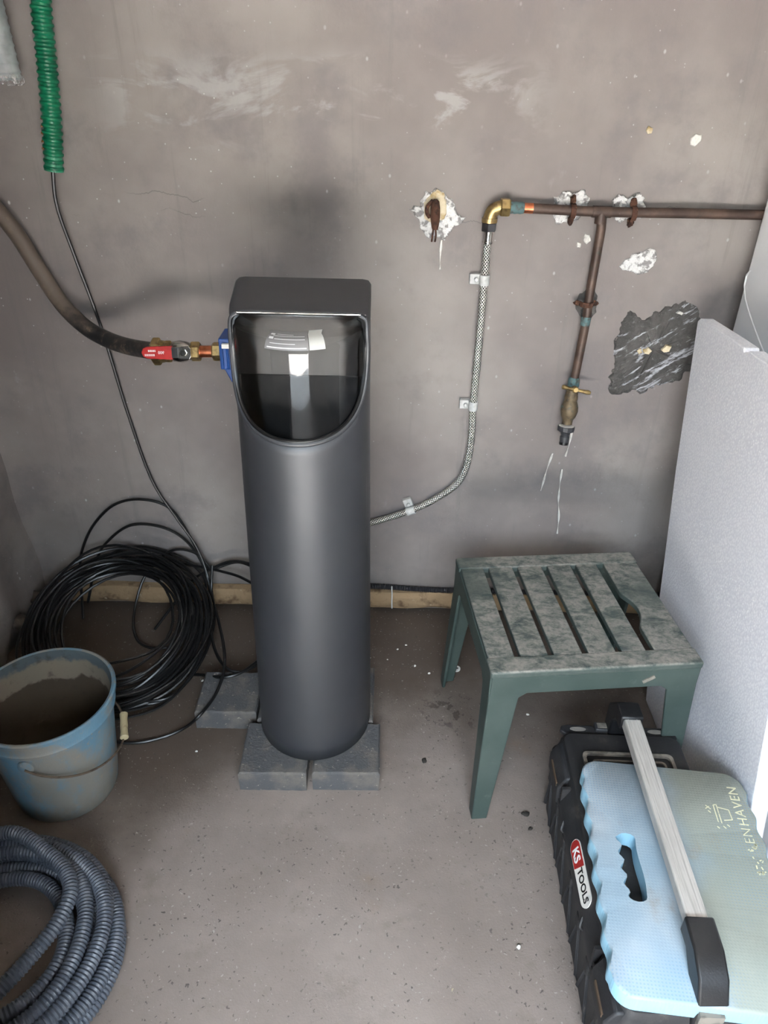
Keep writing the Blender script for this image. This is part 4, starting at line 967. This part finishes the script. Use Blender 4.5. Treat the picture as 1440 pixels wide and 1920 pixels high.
# aprons
AH = 0.052
for sy in (-1, 1):
    yo, yi = sy * (SD / 2 - 0.001), sy * (SD / 2 - 0.009); y0, y1 = sorted((yo, yi))
    zb = SH - 0.010 - AH
    poly = [(-SW / 2 + 0.004, SH - 0.010), (-SW / 2 + 0.004, zb - 0.04), (-SW / 2 + 0.060, zb - 0.04), (-SW / 2 + 0.066, zb - 0.012), (-SW / 2 + 0.082, zb)]
    poly += [(-x, z) for x, z in poly[::-1]]
    Mx = Matrix(((1, 0, 0, 0), (0, 0, 1, 0), (0, 1, 0, 0), (0, 0, 0, 1)))
    MB().prism(poly, y0, y1, Mx).build('apron', M_stool, stool, world=False, recalc=True, bevel=0.0015)
for sx in (-1, 1):
    x0_, x1_ = sorted((sx * (SW / 2 - 0.001), sx * (SW / 2 - 0.009))); zb = SH - 0.010 - AH
    poly = [(-SD / 2 + 0.004, SH - 0.010), (-SD / 2 + 0.004, zb - 0.04), (-SD / 2 + 0.056, zb - 0.04), (-SD / 2 + 0.062, zb - 0.012), (-SD / 2 + 0.078, zb)]
    poly += [(-x, z) for x, z in poly[::-1]]
    Mx = Matrix(((0, 0, 1, 0), (1, 0, 0, 0), (0, 1, 0, 0), (0, 0, 0, 1)))
    MB().prism(poly, x0_, x1_, Mx).build('apron', M_stool, stool, world=False, recalc=True, bevel=0.0015)
for sx in (-1, 1):
    for sy in (-1, 1):
        rings = []
        for t in (0.0, 0.25, 0.5, 0.75, 1.0):
            z = SH - 0.060 - (SH - 0.060) * t
            cx = sx * (SW / 2 - 0.002 + 0.012 * t); cy = sy * (SD / 2 - 0.002 + 0.022 * t)
            wx, wy, th = 0.066 - 0.030 * t, 0.062 - 0.030 * t, 0.0085
            q = [(0, 0), (wx, 0), (wx, th), (th, th), (th, wy), (0, wy)]
            rings.append([(cx - sx * a, cy - sy * b, z) for a, b in q])
        MB().loft(rings).build('leg', M_stool, stool, world=False, recalc=True, bevel=0.0025)
MB().box(0.10, 0.128, -SD / 2 - 0.0016, -SD / 2 + 0.001, 0.392, 0.400, Matrix.Translation((0.114, 0, 0.396)) @ Matrix.Rotation(math.radians(-32), 4, 'Y') @ Matrix.Translation((-0.114, 0, -0.396))).build('paint_scrape', M_dust, stool, world=False, smooth=False)

# ------------------------------------------------------------------ polystyrene board
fo = thing('polystyrene_board', 'tall white polystyrene sheet leaning upright on the right behind the side table', 'board', (0.748, 1.30, 0))
prof = [(0.90, 0.0), (1.515, 0.0), (1.528, 0.03), (1.60, 0.27), (1.715, 0.62), (1.812, 0.975), (1.80, 0.985), (1.62, 0.995), (1.545, 0.998), (1.540, 0.990), (1.525, 0.992), (1.520, 1.000), (1.30, 1.003), (1.20, 1.005)]
vs = []; n_ = len(prof)
for dx in (0.0, 0.034):
    for y, z in prof: vs.append((0.737 + 0.018 * z + dx, y, z))
mb = MB().add(vs, [tuple(range(n_)), tuple(range(n_, 2 * n_))[::-1]] + [(i, i + n_, (i + 1) % n_ + n_, (i + 1) % n_) for i in range(n_)])
mb.build('sheet', M_eps, fo, smooth=False, bevel=0.003, recalc=True)

# ------------------------------------------------------------------ white tank
tk = thing('plastic_tank', 'large white plastic tank with a moulded curved rib behind the polystyrene board', 'tank', (1.25, 1.42, 0))
mb = MB().box(0.856, 1.70, 1.02, 1.843, 0.0, 1.75); mb.build('tank_body', M_tank, tk, bevel=0.015, bseg=3)
MB().tube([(x - 0.004, y, z) for x, y, z in RIB_EMBOSS], 0.0035, 8, 0.02).build('moulded_rib', M_tank, tk)

# ------------------------------------------------------------------ toolbox
BXC, BYC, BW, BL, BHT = 0.527, 0.885, 0.272, 0.590, 0.246
br = math.radians(-1.4)
tb = thing('tool_case', 'black plastic tool case with aluminium carrying bar, lying on the floor at the right', 'tool case', (BXC, BYC, 0), br)
hw, hl = BW / 2, BL / 2
def rrect(hx, hy, r, k=5):
    out = []
    for cx, cy, a0 in ((hx - r, hy - r, 0), (-hx + r, hy - r, 90), (-hx + r, -hy + r, 180), (hx - r, -hy + r, 270)):
        for i in range(k + 1):
            a = math.radians(a0 + 90 * i / k); out.append((cx + r * math.cos(a), cy + r * math.sin(a)))
    return out
def rings_rr(levels): return [[(x, y, z) for x, y in rrect(hw + dx, hl + dy, 0.022)] for z, dx, dy in levels]
MB().loft(rings_rr([(0.0, -0.006, -0.016), (0.004, 0.000, -0.010), (0.06, 0.002, -0.006), (0.14, 0.006, 0.0), (0.150, 0.010, 0.004), (0.166, 0.010, 0.004)])).build('lower_shell', M_case, tb, world=False, angle=30)
MB().loft(rings_rr([(0.168, 0.008, 0.004), (0.182, 0.008, 0.004), (0.186, 0.002, 0.0), (0.222, -0.004, -0.004), (0.234, -0.010, -0.010), (0.236, -0.016, -0.016)])).build('lid', M_case_top, tb, world=False, angle=30)
# raised rim on lid around a sunken panel
out, inn = rrect(hw - 0.040, hl - 0.066, 0.012), rrect(hw - 0.047, hl - 0.073, 0.010)
mb = MB(); mb.loft([[(x, y, 0.234) for x, y in out], [(x, y, 0.2425) for x, y in out], [(x, y, 0.2425) for x, y in inn], [(x, y, 0.2345) for x, y in inn]], caps=False); rim = mb.build('lid_rim', M_dust, tb, world=False, angle=20)
out, inn = rrect(hw - 0.058, hl - 0.084, 0.010), rrect(hw - 0.062, hl - 0.088, 0.008)
mb = MB(); mb.loft([[(x, y, 0.234) for x, y in out], [(x, y, 0.239) for x, y in out], [(x, y, 0.239) for x, y in inn], [(x, y, 0.2345) for x, y in inn]], caps=False); mb.build('lid_rim', M_dust, tb, world=False, angle=20)
# rear flange with slots and hinges
mb = MB()
yb = hl - 0.006
mb.prism([(-hw + 0.020, yb), (-hw + 0.008, yb + 0.012), (-hw + 0.012, yb + 0.026), (-hw + 0.026, yb + 0.030), (-0.055, yb + 0.030), (-0.045, yb + 0.022), (0.035, yb + 0.022), (0.045, yb + 0.030), (hw - 0.02, yb + 0.030), (hw - 0.008, yb + 0.022), (hw - 0.006, yb)], 0.214, 0.226)
fl = mb.build('rear_flange', M_case_top, tb, world=False, bevel=0.003, recalc=True)
for cx in (-0.088, 0.085):
    MB().prism([(cx + 0.018 * math.cos(a), yb + 0.016 + 0.006 * math.sin(a)) for a in [2 * PI * i / 16 for i in range(16)]], 0.2262, 0.2275).build('slot', simple('dusty_slot', (150, 144, 136), 0.8), fl, world=False)
for cx in (-0.032, 0.042):
    mb = MB(); mb.box(cx - 0.018, cx + 0.018, yb + 0.010, yb + 0.034, 0.218, 0.234); hg = mb.build('hinge', M_case, tb, world=False, bevel=0.003)
    MB().box(cx - 0.013, cx + 0.013, yb + 0.015, yb + 0.029, 0.2335, 0.2350).build('hinge_plate', M_dust, hg, world=False, smooth=False)
# long latch bar on the left side carrying the badge
mb = MB()
sec = [(-hw - 0.002, 0.150), (-hw - 0.012, 0.160), (-hw - 0.013, 0.184), (-hw + 0.005, 0.222), (-hw + 0.020, 0.230), (-hw + 0.020, 0.150)]
mb.loft([[(x, y, z) for x, z in sec] for y in (hl - 0.150, -hl + 0.115)])
bar = mb.build('latch_bar', M_case, tb, world=False, bevel=0.003, recalc=True, smooth=True)
mb = MB()
for y in (hl - 0.150, -hl + 0.115): MB().box(-hw - 0.0125, -hw + 0.006, y - 0.0035, y + 0.0035, 0.184, 0.2235).build('bar_end', M_case_top, bar, world=False, smooth=False)
for y in (0.085, -0.115): MB().tube([(-hw - 0.012, y, 0.164), (-hw - 0.018, y, 0.172), (-hw - 0.012, y + 0.012, 0.182)], 0.003, 6, 0.003).build('latch_clip', M_case_top, bar, world=False)
# end latches (front and rear of the bar)
for y0, y1 in ((hl - 0.130, hl - 0.030), (-hl + 0.010, -hl + 0.100)):
    mb = MB(); sec2 = [(-hw - 0.002, 0.140), (-hw - 0.014, 0.150), (-hw - 0.016, 0.196), (-hw - 0.002, 0.226), (-hw + 0.014, 0.228), (-hw + 0.014, 0.140)]
    mb.loft([[(x, y, z) for x, z in sec2] for y in (y0, y1)]); lt = mb.build('side_latch', M_case, tb, world=False, bevel=0.004, recalc=True)
    MB().box(-hw - 0.0175, -hw - 0.010, y0 + 0.012, y1 - 0.025, 0.190, 0.199).build('brown_strip', simple('brown_rubber', (92, 72, 54), 0.7), lt, world=False, smooth=False)
# V ribs on the side wall
for i in range(7):
    yc = -hl + 0.05 + i * 0.082
    mb = MB(); mb.tube([(-hw + 0.001, yc - 0.032, 0.008), (-hw - 0.004, yc, 0.138), (-hw + 0.001, yc + 0.032, 0.008)], 0.0055, 6, smooth=False); mb.build('side_rib', M_case, tb, world=False)
    MB().box(-hw - 0.012, -hw + 0.004, yc - 0.012, yc + 0.012, 0.118, 0.150).build('rib_cap', M_case_top, tb, world=False, bevel=0.004)
# badge on the sloping face of the latch bar
pA, pB = Vector((-hw - 0.013, 0, 0.184)), Vector((-hw + 0.005, 0, 0.222))
upd = (pB - pA).normalized(); rt = Vector((0, -1, 0)); nd = rt.cross(upd).normalized()
BM = Matrix((rt, upd, nd)).transposed().to_4x4(); BM.translation = (pA + pB) / 2 + Vector((0, -0.030, 0)) + nd * 0.0010
def capsule(L, h, k=10):
    out = []
    for i in range(k + 1): a = -PI / 2 + PI * i / k; out.append((L / 2 - h / 2 + h / 2 * math.cos(a), h / 2 * math.sin(a)))
    for i in range(k + 1): a = PI / 2 + PI * i / k; out.append((-L / 2 + h / 2 + h / 2 * math.cos(a), h / 2 * math.sin(a)))
    return out
bdg = MB().prism(capsule(0.136, 0.032), -0.0005, 0.0012, BM).build('badge', M_offwhite, bar, world=False, smooth=False, recalc=True)
cap = [(-0.066 + 0.0145 + 0.0145 * math.cos(a), 0.0145 * math.sin(a)) for a in [PI / 2 + PI * i / 10 for i in range(11)]] + [(-0.014, -0.0145), (-0.006, 0.0145)]
MB().prism(cap, 0.0012, 0.0018, BM).build('badge_red_field', M_red, bdg, world=False, smooth=False, recalc=True)
text_mesh('badge_text', 'KS', 0.027, M_white, bdg, BM @ Matrix.Translation((-0.036, -0.001, 0.0020)), 0.0003, 0.0006)
text_mesh('badge_text', 'TOOLS', 0.021, M_gasket, bdg, BM @ Matrix.Translation((0.026, -0.001, 0.0014)), 0.0003, 0.0004)
# carrying bar and its two posts
zb0, zb1 = 0.302, 0.326
mb = MB(); mb.box(-0.018, 0.018, -hl + 0.10, hl - 0.045, zb0, zb1); ab = mb.build('carrying_bar', M_alu, tb, world=False, bevel=0.003)
for x in (-0.009, 0.009): MB().box(x - 0.0012, x + 0.0012, -hl + 0.105, hl - 0.05, zb1 - 0.0005, zb1 + 0.0008).build('bar_groove', M_alu, ab, world=False, smooth=False)
for s_, y0 in ((1, hl - 0.052), (-1, -hl + 0.112)):
    mb = MB(); prof_ = [(0, 0.296), (0, 0.332), (s_ * 0.045, 0.332), (s_ * 0.085, 0.290), (s_ * 0.088, 0.19), (s_ * 0.050, 0.19), (s_ * 0.048, 0.270), (s_ * 0.028, 0.296)] if s_ > 0 else [(0, 0.296), (0, 0.333), (-0.052, 0.330), (-0.088, 0.312), (-0.108, 0.280), (-0.114, 0.19), (-0.072, 0.19), (-0.070, 0.268), (-0.030, 0.296)]
    mb.loft([[(x, y0 + y, z) for y, z in prof_] for x in (-0.024, 0.024)])
    pk = mb.build('bar_post', M_black, tb, world=False, bevel=0.004, recalc=True)
MB().box(-0.019, 0.019, -hl - 0.0055, -hl + 0.004, 0.205, 0.262).build('post_plate', M_dust, tb, world=False, smooth=False)
# ------------------------------------------------------------------ kneeling pad
pr_ = math.radians(-5.5)
kp = thing('kneeling_pad', 'pale blue foam kneeling pad with a hand slot, lying on the black tool case', 'kneeling pad', (0.553, 0.820, 0.2430), pr_)
PW, PL, PT = 0.318, 0.462, 0.035
outl = []
rc = 0.035
def wavy(x, y, nx): return (x + nx * 0.0032 * math.sin(y * 2 * PI / 0.058), y)
k = 8
for i in range(k + 1): a = math.radians(90 * i / k); outl.append((PW / 2 - rc + rc * math.cos(a), PL / 2 - rc + rc * math.sin(a)))
for i in range(k + 1): a = math.radians(90 + 90 * i / k); outl.append((-PW / 2 + rc + rc * math.cos(a), PL / 2 - rc + rc * math.sin(a)))
for i in range(1, 60): y = PL / 2 - rc - (PL - 2 * rc) * i / 60; outl.append(wavy(-PW / 2, y, 1))
for i in range(k + 1): a = math.radians(180 + 90 * i / k); outl.append((-PW / 2 + rc + rc * math.cos(a), -PL / 2 + rc + rc * math.sin(a)))
for i in range(k + 1): a = math.radians(270 + 90 * i / k); outl.append((PW / 2 - rc + rc * math.cos(a), -PL / 2 + rc + rc * math.sin(a)))
for i in range(1, 60): y = -PL / 2 + rc + (PL - 2 * rc) * i / 60; outl.append(wavy(PW / 2, y, 1))
hole = []
hx, hy0, hy1 = -0.095, -0.062, 0.052
for i in range(21): y = hy0 + (hy1 - hy0) * i / 20; hole.append((hx + 0.016 + 0.002 * math.sin(i * 0.3), y))
for i in range(1, 6): a = PI * i / 6; hole.append((hx + 0.016 * math.cos(a), hy1 + 0.010 * math.sin(a)))
for i in range(21): y = hy1 - (hy1 - hy0) * i / 20; hole.append((hx - 0.016 + 0.0045 * math.sin((y - hy0) * 2 * PI / 0.030), y))
for i in range(1, 6): a = PI + PI * i / 6; hole.append((hx + 0.016 * math.cos(a), hy0 + 0.010 * math.sin(a)))
bm = bmesh.new()
def loop(pts, z): return [bm.verts.new((x, y, z)) for x, y in pts]
def inset(pts, d):
    c = Vector((sum(p[0] for p in pts) / len(pts), sum(p[1] for p in pts) / len(pts)))
    return [(c.x + (x - c.x) * (1 - d / max(abs(x - c.x), 0.05)) if abs(x - c.x) > 1e-4 else x, c.y + (y - c.y) * (1 - d / max(abs(y - c.y), 0.05)) if abs(y - c.y) > 1e-4 else y) for x, y in pts]
o0, o1, o2 = loop(outl, 0), loop(outl, PT - 0.005), loop(inset(outl, 0.004), PT)
h0_, h1_ = loop(hole, 0), loop(hole, PT)
def skin(a, b):
    for i in range(len(a)): bm.faces.new((a[i], a[(i + 1) % len(a)], b[(i + 1) % len(b)], b[i]))
skin(o0, o1); skin(o1, o2); skin(h0_, h1_)
for A, B in ((o2, h1_), (o0, h0_)):
    es = [bm.edges.get((A[i], A[(i + 1) % len(A)])) for i in range(len(A))] + [bm.edges.get((B[i], B[(i + 1) % len(B)])) for i in range(len(B))]
    bmesh.ops.triangle_fill(bm, use_beauty=True, use_dissolve=False, edges=es)
bmesh.ops.recalc_face_normals(bm, faces=bm.faces)
me = bpy.data.meshes.new('foam_slab'); bm.to_mesh(me); bm.free(); me.shade_smooth(); me.set_sharp_from_angle(angle=math.radians(50)); me.materials.append(M_pad)
fs_ = bpy.data.objects.new('foam_slab', me); COL.objects.link(fs_); fs_.parent = kp
RT = Matrix.Rotation(PI / 2, 4, 'Z')
text_mesh('pad_lettering', 'HAVEN', 0.026, M_print, kp, Matrix.Translation((0.133, 0.150, PT + 0.0003)) @ RT, 0.0002, 0, 1.1)
text_mesh('pad_lettering', 'EN', 0.026, M_print, kp, Matrix.Translation((0.133, 0.084, PT + 0.0003)) @ RT, 0.0002, -0.0004, 1.1)
mb = MB(); r = random.Random(3)
for i in range(22):
    x, y = 0.133 + r.uniform(-0.010, 0.010), r.uniform(0.005, 0.066); s_ = r.uniform(0.0012, 0.0035)
    mb.box(-s_, s_, -0.0011, 0.0011, PT + 0.0001, PT + 0.0006, Matrix.Translation((x, y, 0)) @ Matrix.Rotation(r.uniform(0, PI), 4, 'Z'))
mb.build('worn_lettering', M_print, kp, world=False, smooth=False)
mb = MB()
for pts in ([(0.085, 0.146), (0.085, 0.108)], [(0.091, 0.148), (0.091, 0.106), ], [(0.085, 0.146), (0.091, 0.148)], [(0.091, 0.142), (0.112, 0.138), (0.113, 0.116), (0.097, 0.113)], [(0.076, 0.142), (0.068, 0.136)], [(0.078, 0.136), (0.070, 0.144)], [(0.072, 0.132), (0.076, 0.128)], [(0.100, 0.104), (0.104, 0.100)], [(0.092, 0.100), (0.096, 0.095)], [(0.080, 0.098), (0.084, 0.094)]):
    for (xa, ya), (xb, yb_) in zip(pts[:-1], pts[1:]):
        L = math.hypot(xb - xa, yb_ - ya); mb.box(0, L, -0.0009, 0.0009, PT + 0.0001, PT + 0.0006, Matrix.Translation((xa, ya, 0)) @ Matrix.Rotation(math.atan2(yb_ - ya, xb - xa), 4, 'Z'))
mb.build('flowerpot_print', M_print, kp, world=False, smooth=False)

# ------------------------------------------------------------------ bits on the floor
def bit(name, label, cat, loc, size, mat, flat=0.4, seed=0, group=None):
    bm = bmesh.new(); bmesh.ops.create_icosphere(bm, subdivisions=2, radius=1)
    for v in bm.verts:
        q = v.co * (0.8 + 0.45 * noise.noise(v.co * 1.6 + Vector((seed * 3.1, 0, 0)))); v.co = Vector((q.x * size, q.y * size * 0.75, q.z * size * flat))
    zmin = min(v.co.z for v in bm.verts)
    for v in bm.verts: v.co.z -= zmin
    me = bpy.data.meshes.new(name); bm.to_mesh(me); bm.free(); me.shade_smooth(); me.materials.append(mat)
    o = bpy.data.objects.new(name, me); COL.objects.link(o); o.location = loc; o.rotation_euler = (0, 0, seed * 0.9); tag(o, label, cat, group); return o
bit('plaster_crumb', 'small white crumb on the floor left of the tool case', 'crumb', (0.2865, 0.8285, 0), 0.0065, M_plaster_w, 0.6, 1)
bit('plaster_crumb', 'pale flat chip on the floor near the bottom edge of the picture', 'crumb', (0.1515, 0.7451, 0), 0.006, M_cream, 0.3, 2)
bit('dry_leaf', 'dark dry leaf scrap on the floor between side table and tool case', 'leaf scrap', (0.347, 1.137, 0), 0.012, M_pebble, 0.3, 3)
bit('dry_leaf', 'smaller dark scrap just below the dry leaf near the tool case', 'leaf scrap', (0.352, 1.098, 0), 0.007, M_pebble, 0.3, 4)
bit('pebble', 'dark round pebble on the floor right of the pavers', 'pebble', (0.1146, 1.2866, 0), 0.010, M_pebble, 0.3, 5)
capo = thing('bottle_cap', 'white bottle cap on the floor beside the rear leg of the green table', 'bottle cap', (0.2188, 1.6212, 0))
MB().lathe([(0.0001, 0), (0.0115, 0), (0.0125, 0.002), (0.0125, 0.0045), (0.011, 0.006), (0.0095, 0.006), (0.009, 0.0045), (0.0001, 0.0045)], 24).build('cap_shell', M_offwhite, capo, world=False)
MB().box(-0.006, 0.006, -0.002, 0.002, 0.0045, 0.0050).build('cap_print', M_black, capo, world=False, smooth=False)
spots = [(-0.30, 1.64), (0.05, 1.70), (0.10, 1.63), (0.02, 1.655), (0.075, 1.72), (-0.50, 1.55), (-0.62, 1.60), (-0.46, 1.30), (0.14, 1.60), (-0.03, 1.66), (0.33, 1.50), (0.40, 1.45)]
for i, (x, y) in enumerate(spots):
    bit('plaster_crumb', 'tiny pale plaster crumb scattered on the floor towards the back wall', 'crumb', (x, y, 0), 0.003 + 0.0012 * (i % 3), M_plaster_w, 0.5, 10 + i, 'plaster crumbs towards the back wall')
